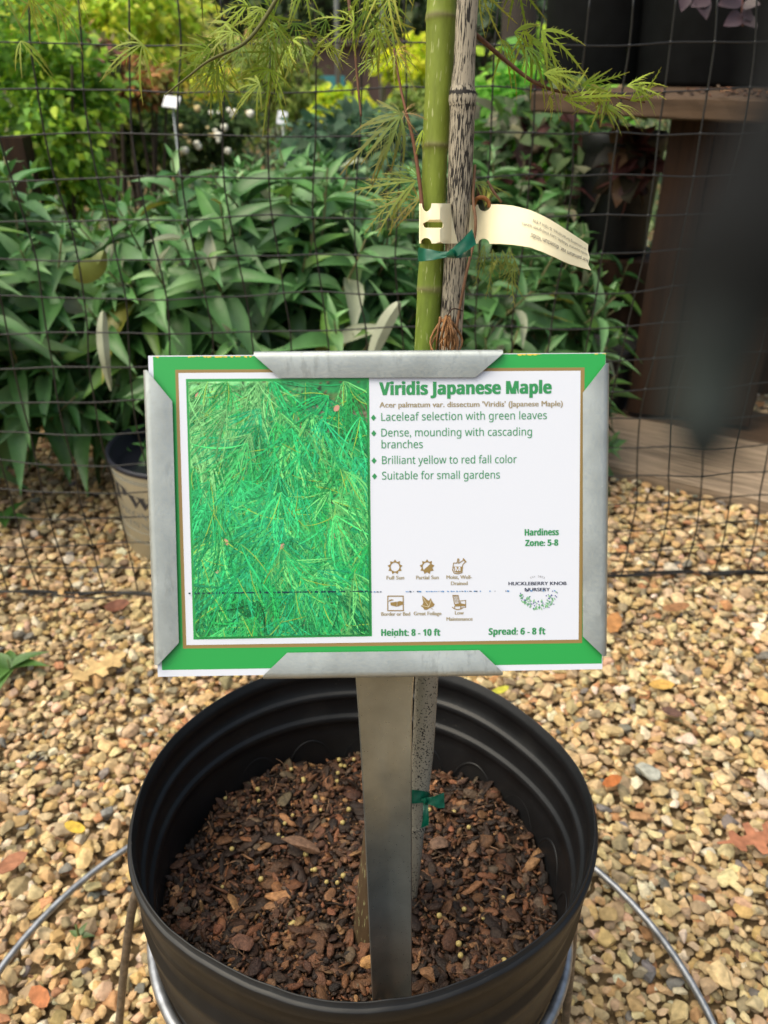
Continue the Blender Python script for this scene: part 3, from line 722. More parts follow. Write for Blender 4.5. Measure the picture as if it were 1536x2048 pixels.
# ------------------------------------------------------------------ metal sign holder
sh = thing('sign_holder', 'galvanised metal sign holder with folded flaps and a channel post standing in the pot', 'sign holder', soil_pt(784, 1990))
def flap(name, o0, o1, i0, i1, edge_out):
    """folded lip: o0-o1 outer fold line, i0-i1 free edge (photo pixels); edge_out = outward unit (card plane)"""
    m = MB(); o0, o1, i0, i1 = [uv(*q) for q in (o0, o1, i0, i1)]; out = A(edge_out, float)
    rows = []
    for k in range(9): # free edge -> fold
        t = k / 8; rows.append((i0 * (1 - t) + o0 * t, i1 * (1 - t) + o1 * t, .0012 + .0009 * math.sin(t * math.pi * .55)))
    for k in range(1, 9):
        a = k / 8 * math.pi; d = .0014 * math.sin(a); z = .0019 - .0017 * (1 - math.cos(a)); rows.append((o0 + out * d, o1 + out * d, z))
    for k in range(1, 4): rows.append((o0 - out * .006 * k, o1 - out * .006 * k, -.0015))
    nn = 14; V = []
    for (a, b, z) in rows:
        for q in np.linspace(0, 1, nn): V.append(cl(a * (1 - q) + b * q, z))
    m.add(A(V), gridf(len(rows), nn)); ob = m.build(name, M_METAL, sh, solid=.0006, frame=CARDF)
    return ob
flap('top_flap', (509, 712), (1004, 708.5), (560, 756), (950, 755), (0, 1))
flap('bottom_flap', (1004, 1342), (527, 1349), (958, 1299), (575, 1304), (0, -1))
flap('side_flap', (318, 1328), (296, 741), (359, 1284), (346, 803), (-1, 0))
flap('side_flap', (1209, 727), (1204, 1310), (1164, 786), (1164, 1271), (1, 0))
m = MB(); Vb, Fb = box((0, 0, -.0018), CW * .96, CH * .9, .0008); m.add(co + Vb @ A([ex, ey, ez]), Fb); m.build('back_plate', M_METAL, sh, smooth=False)
# channel post
m = MB(); rows = []
for k in range(40):
    t = k / 39; v = 1318 + t * (2060 - 1318); iz = 1 / .3375 + (1 / .452 - 1 / .3375) * (v - 1330) / (1995 - 1330)
    z = max(1 / iz, .3375); lx = np.interp(v, [1270, 1350, 1420, 1500, 1650, 1995, 2060], [710, 712, 717, 722, 730, 745, 748]); rx = np.interp(v, [1270, 1350, 1400, 1450, 1600, 1995, 2060], [834, 827, 824, 822.5, 822.5, 823, 823])
    q = np.linspace(-1, 1, 17)
    dep = np.where(np.abs(q) > .86, -.0012 * (np.abs(q) - .86) / .14, 0) + .0050 * (1 - np.clip(np.abs(q) / .86, 0, 1) ** 1.5) * min(1, .25 + t * 1.4)
    fl = math.exp(-((v - 1510) / 45.0) ** 2); dep = dep * (1 - .8 * fl * np.exp(-(q / .4) ** 2))
    for qq, dd in zip(q, dep): rows.append(px((lx + rx) / 2 + (rx - lx) / 2 * qq, v, z + dd))
m.add(A(rows), gridf(40, 17))
def postmat():
    m_ = metal_sheet(); m_.name = 'post_metal'
    for nd in m_.node_tree.nodes:
        if nd.type == 'MAP_RANGE' and abs(nd.inputs[3].default_value - .36) < 1e-4: nd.inputs[3].default_value = .27; nd.inputs[4].default_value = .37
        if nd.type == 'BUMP': nd.inputs['Strength'].default_value = .0
    b = m_.node_tree.nodes['Principled BSDF']; b.inputs['Metallic'].default_value = .82
    for nd in m_.node_tree.nodes:
        if nd.type == 'RGB': nd.outputs[0].default_value = (.37, .40, .39, 1)
    return m_
M_POST = postmat()
m.build('post', M_POST, sh, solid=.0011)

# ------------------------------------------------------------------ stake, tree trunk
def zline(v, v0, z0, v1, z1): return 1 / (1 / z0 + (1 / z1 - 1 / z0) * (v - v0) / (v1 - v0))
ZS = lambda v: zline(v, 1800, .511, 0, .335)
def axis_frame(P):
    d = nrm(P[-1] - P[0]); x = nrm(np.cross(d, [0, 1, 0])); y = np.cross(d, x)
    return Matrix([[x[0], y[0], d[0], P[0][0]], [x[1], y[1], d[1], P[0][1]], [x[2], y[2], d[2], P[0][2]], [0, 0, 0, 1]])
SK = [(1850, 812, 32), (1800, 816, 34), (1730, 823, 37), (1665, 829, 39), (1652, 831, 42), (1645, 831.5, 38), (1580, 838, 41), (1500, 846, 43), (1350, 854, 46), (1200, 864, 47), (1100, 871, 47.5), (1000, 877, 48), (900, 884, 48.5), (800, 891, 48), (700, 899, 46), (600, 906, 46), (500, 912, 46), (400, 918, 48), (300, 922, 50), (225, 925, 50), (212, 925.5, 53), (200, 925, 56), (186, 925, 54), (170, 926, 47), (120, 929, 43), (0, 935, 43), (-150, 942, 42), (-420, 956, 42)]
vs = A([k[0] for k in SK], float); vv = np.concatenate([np.linspace(vs[i], vs[i + 1], max(3, int(abs(vs[i] - vs[i + 1]) / 10)), endpoint=False) for i in range(len(vs) - 1)])
uu = np.interp(-vv, -vs, [k[1] for k in SK]); ww = np.interp(-vv, -vs, [k[2] for k in SK])
zz = A([ZS(v) for v in vv]); P = A([px(u, v, z) for u, v, z in zip(uu, vv, zz)]); rad = ww / F * zz / 2
V, Fc = tube(P, rad, 28)
fl = np.clip((1250 - vv) / 300, 0, 1); node = np.exp(-((vv - 196) / 7.0) ** 2) * -.06 + np.exp(-((vv - 186) / 3.0) ** 2) * .3 + np.exp(-((vv - 1650) / 3.0) ** 2) * .12 + np.exp(-((vv - 213) / 2.5) ** 2) * .12
node = node + np.where(vv > 1250, -.065, .015)
cc = np.stack([fl, node, 0 * fl], -1); cc = np.r_[np.repeat(cc, 28, 0), cc[:1], cc[-1:]]
m = MB(); m.add(V, Fc, cc)
st = m.build('bamboo_stake', M_BAMBOO, frame=axis_frame(P)); tag(st, 'grey bamboo stake with black flecks tied beside the green maple trunk', 'stake')

tree = thing('japanese_maple', 'young laceleaf maple with smooth green trunk growing in the black pot', 'tree', soil_pt(742, 1860))
ZTK = lambda v: zline(v, 1865, .490, 0, .345)
TK = [(1900, 736, 76), (1860, 740, 66), (1800, 744, 62), (1700, 752, 58), (1600, 762, 54), (1500, 778, 52), (1350, 802, 50), (1200, 818, 49), (1000, 834, 48), (850, 843, 47), (700, 852, 47), (590, 859, 50), (578, 860, 54), (566, 860, 51), (500, 864, 48), (400, 867, 49), (302, 870, 50), (292, 870.5, 56), (282, 871, 53), (200, 876, 54), (100, 880, 57), (48, 882, 60), (36, 882, 64), (22, 883, 60), (-40, 885, 58), (-420, 900, 58)]
vs = A([k[0] for k in TK], float); vv = np.concatenate([np.linspace(vs[i], vs[i + 1], max(3, int(abs(vs[i] - vs[i + 1]) / 12)), endpoint=False) for i in range(len(vs) - 1)])
uu = np.interp(-vv, -vs, [k[1] for k in TK]); ww = np.interp(-vv, -vs, [k[2] for k in TK]); zz = A([ZTK(v) for v in vv])
P = A([px(u, v, z) for u, v, z in zip(uu, vv, zz)]); rad = ww / F * zz / 2; V, Fc = tube(P, rad, 30)
gr = A([.175, .225, .03]); br_ = A([.085, .055, .03]); g2 = A([.12, .175, .022])
t_ = np.clip((vv - 1450) / 150, 0, 1)[:, None]; t2 = np.clip((vv - 350) / 350, 0, 1)[:, None]
cc = (gr * (1 - t2) + g2 * t2) * (1 - t_) + br_ * t_
for nv in (578, 292, 36): k = np.exp(-((vv - nv) / 6.0) ** 2)[:, None] * .7; cc = cc * (1 - k) + A([.16, .13, .07]) * k
cc = np.r_[np.repeat(cc, 30, 0), cc[:1], cc[-1:]]
m = MB(); m.add(V, Fc, cc); m.build('trunk', M_TRUNK, tree, frame=axis_frame(P))

# ------------------------------------------------------------------ laceleaf foliage
def lace(mb, base, axis, nr_, size, rg, tint, lobes=7, spread=1.7, tooth=1.0, droop=.5, wid=1.0):
    axis = nrm(axis); nr_ = nrm(nr_ - axis * np.dot(nr_, axis)); sd = np.cross(axis, nr_)
    tipc = A([.30, .15, .045])
    for q in np.linspace(-1, 1, lobes):
        a = q * spread / 2 * 1.6 + rg.normal(0, .08); d0 = axis * math.cos(a) + sd * math.sin(a); L = size * (1 - .42 * abs(q) ** 1.3) * rg.uniform(.85, 1.1)
        k = 9; t = np.linspace(0, 1, k); side = np.cross(nr_, d0); cv = rg.normal(0, .18)
        ctr = base + np.outer(t, d0) * L + np.outer(t ** 2, side) * L * cv - np.outer(t ** 2, nr_) * L * droop * rg.uniform(.4, 1.2)
        ctr = ctr + A([0, 0, -1]) * (t ** 2)[:, None] * L * droop * .35
        w = size * .020 * wid * np.sin(np.clip(t, .05, .97) * math.pi) ** .8 + size * .003
        V = np.concatenate([ctr + side * w[:, None], ctr - side * w[:, None], ]); Fc = []
        for i in range(k - 1): Fc += [[i, i + 1, i + 1 + k], [i, i + 1 + k, i + k]]
        C = np.concatenate([tint * (1 - .55 * t[:, None] ** 3) + tipc * .55 * t[:, None] ** 3] * 2); EX, EC = [], []
        for i in range(2, k - 1):
            for sg in (1, -1):
                dd = nrm(ctr[i] - ctr[i - 1]); e = nrm(dd * .85 + sg * side * rg.uniform(.45, .8)); tl_ = L * rg.uniform(.16, .34) * tooth * (1.15 - t[i])
                b0, b1 = ctr[i] - dd * L * .016, ctr[i] + dd * L * .024; tip = ctr[i] + e * tl_ - nr_ * tl_ * rg.uniform(0, .4)
                n0 = len(V) + len(EX); EX += [b0, b1, tip]; EC += [tint, tint, tint * .6 + tipc * .4 if rg.uniform() < .5 else tint]; Fc.append([n0, n0 + 1, n0 + 2])
        mb.add(np.r_[V, EX], A(Fc), np.r_[C, EC])
def tints(rg, k):
    base = [A([.19, .29, .03]), A([.28, .38, .04]), A([.13, .23, .03]), A([.33, .38, .06]), A([.36, .27, .05])]
    return base[rg.choice(5, p=k)] * rg.uniform(.8, 1.2)
rg = np.random.default_rng(31)
UPW, TOC = A([0, 0, 1.0]), A([0, -.8, .6])
def twig(name, pts, r0, r1, col=(.12, .06, .035)):
    P = smoothpath([px(*p) for p in pts], 8); m = MB(); V, Fc = tube(P, np.linspace(r0, r1, len(P)), 7); m.add(V, Fc, col); m.build(name, M_WOODY, tree); return P
KY = [.38, .34, .2, .06, .02]; KG = [.42, .25, .3, .03, .0]
def spray(pts, n, size, K, dirs=None, spread=1.5, lobes=6, jit=.004, droop=.6, tooth=1.0, wid=1.0):
    m = MB(); P = smoothpath([px(*p) for p in pts], 12)
    for i in range(n):
        k = rg.integers(int(len(P) * .15), len(P)); T = nrm(P[min(k + 1, len(P) - 1)] - P[max(k - 1, 0)])
        d = nrm(T * rg.uniform(.3, .9) + rg.normal(0, .5, 3) + A([0, 0, -.25])) if dirs is None else nrm(A(dirs) + rg.normal(0, .35, 3))
        lace(m, P[k] + rg.normal(0, jit, 3), d, nrm(TOC + rg.normal(0, .5, 3)), size * rg.uniform(.7, 1.15), rg, tints(rg, K), lobes, spread, tooth, droop, wid)
    m.build('foliage', M_LACE, tree)
# right-hand branch
TR = [(890, 20, .35), (955, 72, .36), (1010, 120, .37), (1070, 165, .375), (1130, 185, .38), (1200, 188, .385), (1290, 205, .385)]
twig('branch', TR, .0012, .0004)
spray([(1020, 130, .37), (1090, 170, .376), (1180, 185, .383), (1250, 195, .385)], 15, .024, [.2, .55, .0, .2, .05], dirs=(.85, .0, -.22), spread=.7, lobes=5, droop=.35)
spray([(950, 50, .36), (1000, 60, .365), (1060, 90, .37), (1110, 120, .37)], 8, .026, KY, dirs=(.7, -.1, -.35), spread=1.0, lobes=5)
# shoots on the left of the trunk
twig('branch', [(846, 470, .365), (842, 390, .362), (828, 290, .358), (815, 235, .356), (800, 170, .356), (788, 98, .356)], .0010, .0004, (.16, .07, .04))
m = MB()
def L1(u, v, z, du, dv, size, tint, lobes=5, spread=1.2, droop=.35, wid=1.4, nr_=None):
    size *= .82; tint = A(tint) * 1.7
    droop *= 1.5; wid *= .62
    b = px(u, v, z); d = px(u + du, v + dv, z * .985) - b; lace(m, b, d, TOC if nr_ is None else A(nr_), size, rg, A(tint), lobes, spread, 1.8, droop, wid)
L1(805, 228, .356, -150, 70, .036, (.09, .12, .025), 5, 1.3, .3, 1.9); L1(800, 232, .354, -70, 120, .032, (.10, .14, .03), 4, 1.0, .35, 1.9)
L1(808, 228, .355, 40, -12, .012, (.22, .15, .06), 5, 2.6); L1(800, 226, .355, -60, -18, .016, (.15, .17, .05), 4, 1.6)
L1(832, 362, .362, -170, 30, .036, (.13, .17, .03), 5, .9, .25, 1.3); L1(834, 352, .362, -60, -45, .018, (.10, .16, .03), 4, 1.0)
L1(838, 400, .364, -130, -20, .026, (.17, .15, .035), 5, 1.4, .3, 1.3); L1(790, 400, .364, -60, 45, .018, (.16, .18, .03), 5, 1.8)
L1(792, 105, .356, 30, 40, .018, (.15, .19, .03), 5, 1.6); L1(845, 260, .352, -8, 60, .014, (.16, .22, .02), 3, .5, .2, 2.4)
L1(795, 100, .356, 50, 10, .014, (.26, .16, .05), 4, 1.6)
L1(950, 365, .37, 70, 20, .020, (.11, .15, .025), 4, .7)
for (u, v, du, dv) in ((968, 490, -6, 90), (1005, 500, 10, 85), (1018, 495, 14, 70), (985, 498, 2, 60), (1030, 520, -20, 60)): L1(u, v, .385, du, dv, .024, (.13, .17, .03), 3, .35, .2, 1.0)
m.build('foliage', M_LACE, tree)
# hanging twig and the sprays at the top left
twig('branch', [(690, -60, .37), (700, 20, .37), (709, 90, .37), (715, 160, .372), (722, 232, .372)], .0009, .0005)
twig('branch', [(600, -90, .36), (540, 20, .36), (490, 85, .355), (420, 120, .35), (380, 150, .35), (330, 190, .35)], .0010, .0003, (.10, .10, .03))
spray([(760, -30, .38), (700, 0, .375), (640, 10, .37), (560, 30, .365), (480, 60, .36), (400, 90, .355)], 20, .020, KY, dirs=(-.6, -.15, -.5), spread=1.9, lobes=7, jit=.012, droop=.4, tooth=1.2)
spray([(780, -40, .40), (720, 20, .40), (640, 40, .395), (560, 90, .39), (470, 110, .385)], 15, .021, KG, dirs=(-.4, -.1, -.7), spread=1.9, lobes=7, jit=.012, droop=.4, tooth=1.2)
spray([(500, 60, .36), (440, 95, .355), (390, 130, .352)], 7, .021, KG, dirs=(-.85, -.1, -.3), spread=1.3, lobes=5, jit=.005, droop=.35)
spray([(800, -60, .35), (760, 10, .35), (750, 60, .352)], 6, .022, [.2, .3, .2, .2, .1], dirs=(.1, -.2, -.9), spread=1.2, lobes=5, jit=.006)
spray([(-40, -80, .34), (20, -30, .34), (70, -10, .34)], 8, .018, [.1, .4, .0, .4, .1], dirs=(.25, -.1, -.8), spread=1.1, lobes=5, jit=.008)
twig('branch', [(-60, -150, .34), (0, -70, .34), (70, -20, .34)], .0009, .0005)
spray([(880, -80, .37), (960, -40, .37), (1000, 10, .37)], 6, .022, KG, dirs=(.35, -.1, -.7), spread=1.2, lobes=5, jit=.006)
# thin stalk in front of the tag, dry stalk to its right
m = MB()
for P in ([(905, 700, .375), (930, 560, .363), (948, 480, .362), (951, 440, .36), (946, 395, .36), (950, 330, .36)], [(1003, 405, .372), (988, 385, .37), (975, 362, .37)]):
    V, Fc = tube(smoothpath([px(*p) for p in P], 6), .0007, 6); m.add(V, Fc, (.17, .09, .05))
m.build('dry_stalk', M_WOODY, tree)
# withered leaf hanging at the stake above the card
m = MB()
for k in range(26):
    a = rg.normal(0, .55); L = rg.uniform(50, 105); u0, v0 = 893 + rg.normal(0, 5), 632 + rg.uniform(0, 12)
    P = smoothpath([px(u0, v0, .352), px(u0 + math.sin(a) * L * .35 + rg.normal(0, 4), v0 + L * .5, .349 + rg.normal(0, .003)), px(u0 + math.sin(a) * L * .28 + rg.normal(0, 7), v0 + L, .350 + rg.normal(0, .003))], 5)
    V, Fc = tube(P, np.linspace(.0007, .0002, len(P)), 5); m.add(V, Fc, A((.20, .095, .035)) * rg.uniform(.5, 1.4))
V, Fc = tube(smoothpath([px(890, 640, .352), px(905, 618, .35), px(925, 622, .356)], 5), .0003, 5); m.add(V, Fc, (.05, .03, .02))
tag(m.build('withered_leaf', M_DRY), 'withered curled brown leaf hanging on the stake just above the sign', 'dead leaf')

# ------------------------------------------------------------------ ties and tag
def ribbon(mb, pts, col=(1, 1, 1), twist=0.0):
    """pts: (u_top,v_top,u_bot,v_bot,z)"""
    T = smoothpath([px(p[0], p[1], p[4]) for p in pts], 6); B = smoothpath([px(p[2], p[3], p[4] * 1.0) for p in pts], 6); n_ = len(T); V = []
    for i in range(n_):
        for q in np.linspace(0, 1, 5): V.append(T[i] * (1 - q) + B[i] * q + d2w([0, 0, .0002 * math.sin(q * 9 + i * .5)]))
    mb.add(A(V), gridf(n_, 5), col)
ZB = .336
m = MB()
ribbon(m, [(836, 500, 836, 521, .356), (839, 495, 839, 523, .349), (848, 497, 848, 522, .344), (862, 499, 862, 521, .342), (880, 503, 880, 517, .340), (902, 503, 900, 514, .337)])
ribbon(m, [(902, 503, 902, 516, .338), (915, 500, 915, 516, .338), (928, 499, 930, 514, .342), (938, 500, 938, 513, .350), (941, 500, 941, 513, .358)])
ribbon(m, [(898, 505, 908, 517, .336), (908, 494, 917, 511, .334), (925, 478, 936, 500, .333), (944, 458, 952, 489, .335)])
V, Fc = tube([px(897, 510, .3365), px(905, 507, .334), (px(913, 503, .3365))], A([.0010, .0017, .0009]), 10); m.add(V, Fc)
tag(m.build('plant_tie', M_GREENTIE, solid=.0003), 'shiny green plastic tie knotted round trunk and stake just below the cream tag', 'plant tie', 'green plant ties')
m = MB(); zs = ZS(1590)
ribbon(m, [(813, 1584, 813, 1606, zs), (820, 1580, 820, 1607, zs - .007), (840, 1581, 840, 1606, zs - .009), (856, 1584, 855, 1603, zs - .006), (860, 1586, 859, 1602, zs)])
ribbon(m, [(848, 1596, 850, 1608, zs - .011), (862, 1594, 862, 1610, zs - .013), (876, 1590, 876, 1616, zs - .014), (888, 1585, 889, 1615, zs - .013)])
ribbon(m, [(846, 1604, 856, 1604, zs - .010), (846, 1622, 857, 1622, zs - .012), (845, 1640, 858, 1640, zs - .012), (842, 1656, 857, 1650, zs - .011)])
V, Fc = tube([px(845, 1601, zs - .0105), px(851, 1602, zs - .013), px(857, 1603, zs - .0105)], A([.0010, .0019, .0010]), 10); m.add(V, Fc)
tag(m.build('plant_tie', M_GREENTIE, solid=.0003), 'shiny green plastic tie with a small bow low on the stake above the mulch', 'plant tie', 'green plant ties')

tagt = thing('plant_tag', 'cream plastic loop tag with upside-down printing curling from the maple trunk', 'plant tag', px(870, 487, .36))
tu = [943, 970, 1000, 1030, 1060, 1085, 1110, 1140, 1160, 1176]; tv = [410, 409, 408.5, 412, 420, 431, 445, 465, 478, 489]
bu = [943, 970, 1000, 1030, 1060, 1085, 1110, 1135, 1158, 1182]; bv = [487, 487.5, 488, 490, 495, 504, 515, 527, 534, 541]
tz = [.372, .366, .361, .358, .356, .356, .358, .362, .366, .370]
def tagpt(s, t, lift=0.0):      # s along 0..1, t across 0 (top) .. 1
    k = np.asarray(s, float) * 9; idx = np.arange(10)
    u0, v0 = np.interp(k, idx, tu), np.interp(k, idx, tv); u1, v1 = np.interp(k, idx, bu), np.interp(k, idx, bv); z = np.interp(k, idx, tz) - lift
    return px_arr(u0 * (1 - t) + u1 * t, v0 * (1 - t) + v1 * t, z)
def px_arr(u, v, z): return c2w(np.stack([(u - 768) / F * z, (v - 1024) / F * z, z + 0 * u], -1))
def fillflat(P, step, holes=()):
    """triangulate outline with interior grid points so it can be bent"""
    P = A(P, float); lo, hi = P.min(0), P.max(0); pts = [Vector(p) for p in P]; edges = [(i, (i + 1) % len(P)) for i in range(len(P))]
    for h in holes:
        b = len(pts); pts += [Vector(q) for q in h]; edges += [(b + i, b + (i + 1) % len(h)) for i in range(len(h))]
    for x in np.arange(lo[0] + step, hi[0], step):
        for y in np.arange(lo[1] + step, hi[1], step):
            if inside((x, y), P) and not any(inside((x, y), h) for h in holes): pts.append(Vector((x, y)))
    r = delaunay_2d_cdt(pts, edges, [], 0, 1e-6); VV = A([[p.x, p.y] for p in r[0]]); FF = []
    for f in r[2]:
        c = VV[list(f)].mean(0)
        if inside(c, P) and not any(inside(c, h) for h in holes): FF.append(list(f))
    return VV, A(FF)
def arc(cx, cy, rx, ry, a0, a1, n=10): return [(cx + rx * math.cos(a), cy + ry * math.sin(a)) for a in np.linspace(a0, a1, n)]
m = MB()
out = [(0, .0)] + arc(.105, .0, .052, .17, math.pi, 0, 12)[::1] + [(x, 0) for x in np.linspace(.2, 1, 14)] + [(.985, .25), (1.0, .5), (.975, .8), (1.0, 1.0)] + [(x, 1) for x in np.linspace(.95, .16, 16)] + arc(.10, 1.0, .045, .13, 0, -math.pi, 12) + [(0, 1)]
VV, FF = fillflat(out, .045); m.add(tagpt(VV[:, 0], VV[:, 1]), FF)
# loop part round the trunk
def looppt(s, t): # s 0..1 from the left edge of the trunk to behind the stake
    u = 840 + s * 62; v = 407 + t * 80 - .0 * s; th = (1 - s) ** 2
    return px_arr(u, v, .343 + .014 * np.clip(1 - s / .35, 0, 1) ** 2 + .018 * np.clip((s - .6) / .4, 0, 1) ** 2)
out = [(0, 0)] + arc(.21, .0, .16, .20, math.pi, 0, 12) + [(.5, 0), (.75, 0), (1, 0), (1, 1), (.75, 1), (.5, 1)] + arc(.20, 1.0, .17, .14, 0, -math.pi, 12) + [(0, 1)]
slot = [(.10, .53), (.12, .49), (.18, .465), (.72, .465), (.74, .5), (.74, .57), (.72, .61), (.18, .61), (.12, .58)]
VV, FF = fillflat(out, .08, [slot]); m.add(looppt(VV[:, 0], VV[:, 1]), FF)
# strip joining both behind the stake
q = np.linspace(0, 1, 8); V = []
for k in q:
    a = looppt(A([1.0]), A([0.0]))[0] * (1 - k) + tagpt(A([0.0]), A([0.0]))[0] * k; b = looppt(A([1.0]), A([1.0]))[0] * (1 - k) + tagpt(A([0.0]), A([1.0]))[0] * k
    V += [a, b]
m.add(A(V), gridf(8, 2)); 
# strip round the back of the trunk
V = []
for k in np.linspace(0, 1, 12):
    u = 839 + 26 * (1 - math.cos(k * math.pi)) ; z = .357 + .024 * math.sin(k * math.pi) + .006 * k
    V += [px(u, 407, z), px(u, 487, z)]
m.add(A(V), gridf(12, 2))
m.build('tag_strip', M_TAG, tagt, solid=.0003)
m = MB()
def tagtext(s, s0, s1, tbase, th, off=0.0):  # reads upside down: right to left
    V, T = glyphs(sans(s), off); x = (V[:, 0] - V[:, 0].min()) / (V[:, 0].max() - V[:, 0].min())
    ss = s1 + (s0 - s1) * x; tt = tbase + V[:, 1] * th
    m.add(tagpt(ss, tt, .0007), T)
tagtext("Acer palmatum var. dissectum 'Viridis'", .45, .985, .60, .17, .01)
tagtext("Viridis Japanese Maple, Lacy vivid green leaves", .385, .98, .38, .12)
tagtext("on cascading branches. 8-10'H x 8'W", .47, .97, .20, .12)
m.build('tag_lettering', M_TAGINK, tagt)
m = MB(); # brown curled leaf edge seen through the notch
V, Fc = tube(smoothpath([px(948, 412, .366), px(953, 398, .364), px(966, 395, .363), px(977, 404, .364), px(979, 415, .365)], 6), .0009, 6); m.add(V, Fc, (.25, .10, .03))
tag(m.build('withered_leaf', M_DRY), 'rusty curled scrap of dead leaf caught behind the cream tag notch', 'dead leaf')

# ------------------------------------------------------------------ net fence
def netting():
    net = thing('net_fence', 'black plastic mesh netting stretched across behind the potted maple', 'fence', (0, .95, 0))
    bot = [(-260, 1200), (-60, 1196), (300, 1188), (620, 1184), (920, 1178), (1120, 1166), (1280, 1152), (1420, 1143), (1600, 1135), (1800, 1120)]
    G = A([pg(u, v, .004)[:2] for u, v in bot]); seg = np.r_[0, np.cumsum(np.linalg.norm(np.diff(G, axis=0), axis=1))]
    cell = .0452; ncol = int(seg[-1] / cell); rows_ = 17; ch = .0415
    rg = np.random.default_rng(12); m = MB()
    def at(s, h):
        s = np.clip(s, 0, seg[-1]); x, y = np.interp(s, seg, G[:, 0]), np.interp(s, seg, G[:, 1])
        lean = -.02 * (h / .7)
        wv = .006 * math.sin(s * 9 + h * 5) + .004 * math.sin(s * 23 - h * 13)
        return A([x + .004 * math.sin(h * 17 + s * 3), y + lean + wv, h])
    # a rightward drift and tighter columns at the right hand side
    def s_of(c, r):
        s = c * cell; f = np.clip((s - seg[4]) / .3, 0, 1)
        return s + .0035 * math.sin(r * .9 + c * .5) + f * .012 * math.sin(r * .55 + 1.0)
    GR_ = np.zeros((ncol + 1, rows_ + 1, 3))
    for c in range(ncol + 1):
        for r in range(rows_ + 1):
            h = .004 + r * ch + .0022 * math.sin(c * .7 + r) + (.008 * math.sin(c * .35)) * (r < 2)
            GR_[c, r] = at(s_of(c, r), max(h, .003)) + rg.normal(0, .0009, 3)
    for c in range(ncol + 1):
        P = smoothpath(GR_[c], 3); V, Fc = tube(P, .00098, 6); m.add(V, Fc)
    for r in range(rows_ + 1):
        P = smoothpath(GR_[:, r], 3); P[:, 1] -= .0008; V, Fc = tube(P, .00085 if r else .0016, 6); m.add(V, Fc)
    K, KF = icos(1)
    for c in range(ncol + 1):
        for r in range(rows_ + 1): m.add(K * A([.0019, .0016, .0019]) + GR_[c, r], KF)
    m.build('mesh', M_NET, net)
    m = MB()
    for q in range(3):
        P = smoothpath(GR_[:, 0] + A([0, -.006 * q, .003 * q]) + rg.normal(0, .0022, GR_[:, 0].shape), 4); V, Fc = tube(P, .0011, 6); m.add(V, Fc)
    m.build('bottom_hem', M_NET, net)
netting()

# ------------------------------------------------------------------ leaf tools for shrubs
def leafT(seg=5, fold=.25, droop=.5, shape=1.0):
    """lance leaf along +y, x across (-1..1), z normal"""
    V = []; t = np.linspace(0, 1, seg + 1)
    for q in t:
        w = math.sin(math.pi * min(max(q ** .72, .0), 1)) ** shape * (1 if q < .97 else .1) * (1 - .25 * q ** 3)
        z = -droop * q * q
        V += [[-w, q, z + fold * w * .25], [0, q, z], [w, q, z + fold * w * .25]]
    Fc = []
    for i in range(seg):
        a = i * 3; Fc += [[a, a + 1, a + 4], [a, a + 4, a + 3], [a + 1, a + 2, a + 5], [a + 1, a + 5, a + 4]]
    return A(V, float), A(Fc)
def put_leaves(mb, T, pos, d, nn, L, Wd, col):
    V, Fc = T; d = nrm(d); sd = nrm(np.cross(d, nn)); nn = np.cross(sd, d)
    P = pos[:, None, :] + V[None, :, 0, None] * sd[:, None, :] * Wd[:, None, None] + V[None, :, 1, None] * d[:, None, :] * L[:, None, None] + V[None, :, 2, None] * nn[:, None, :] * L[:, None, None]
    FF = (Fc[None] + (np.arange(len(pos)) * len(V))[:, None, None]).reshape(-1, 3)
    mb.add(P.reshape(-1, 3), FF, np.repeat(col, len(V), axis=0))
LT = [leafT(7, .45, dr) for dr in (.15, .38, .62, .9)]
SAGE = [(.072, .175, .05), (.10, .225, .068), (.05, .13, .034), (.15, .28, .11), (.12, .24, .045)]

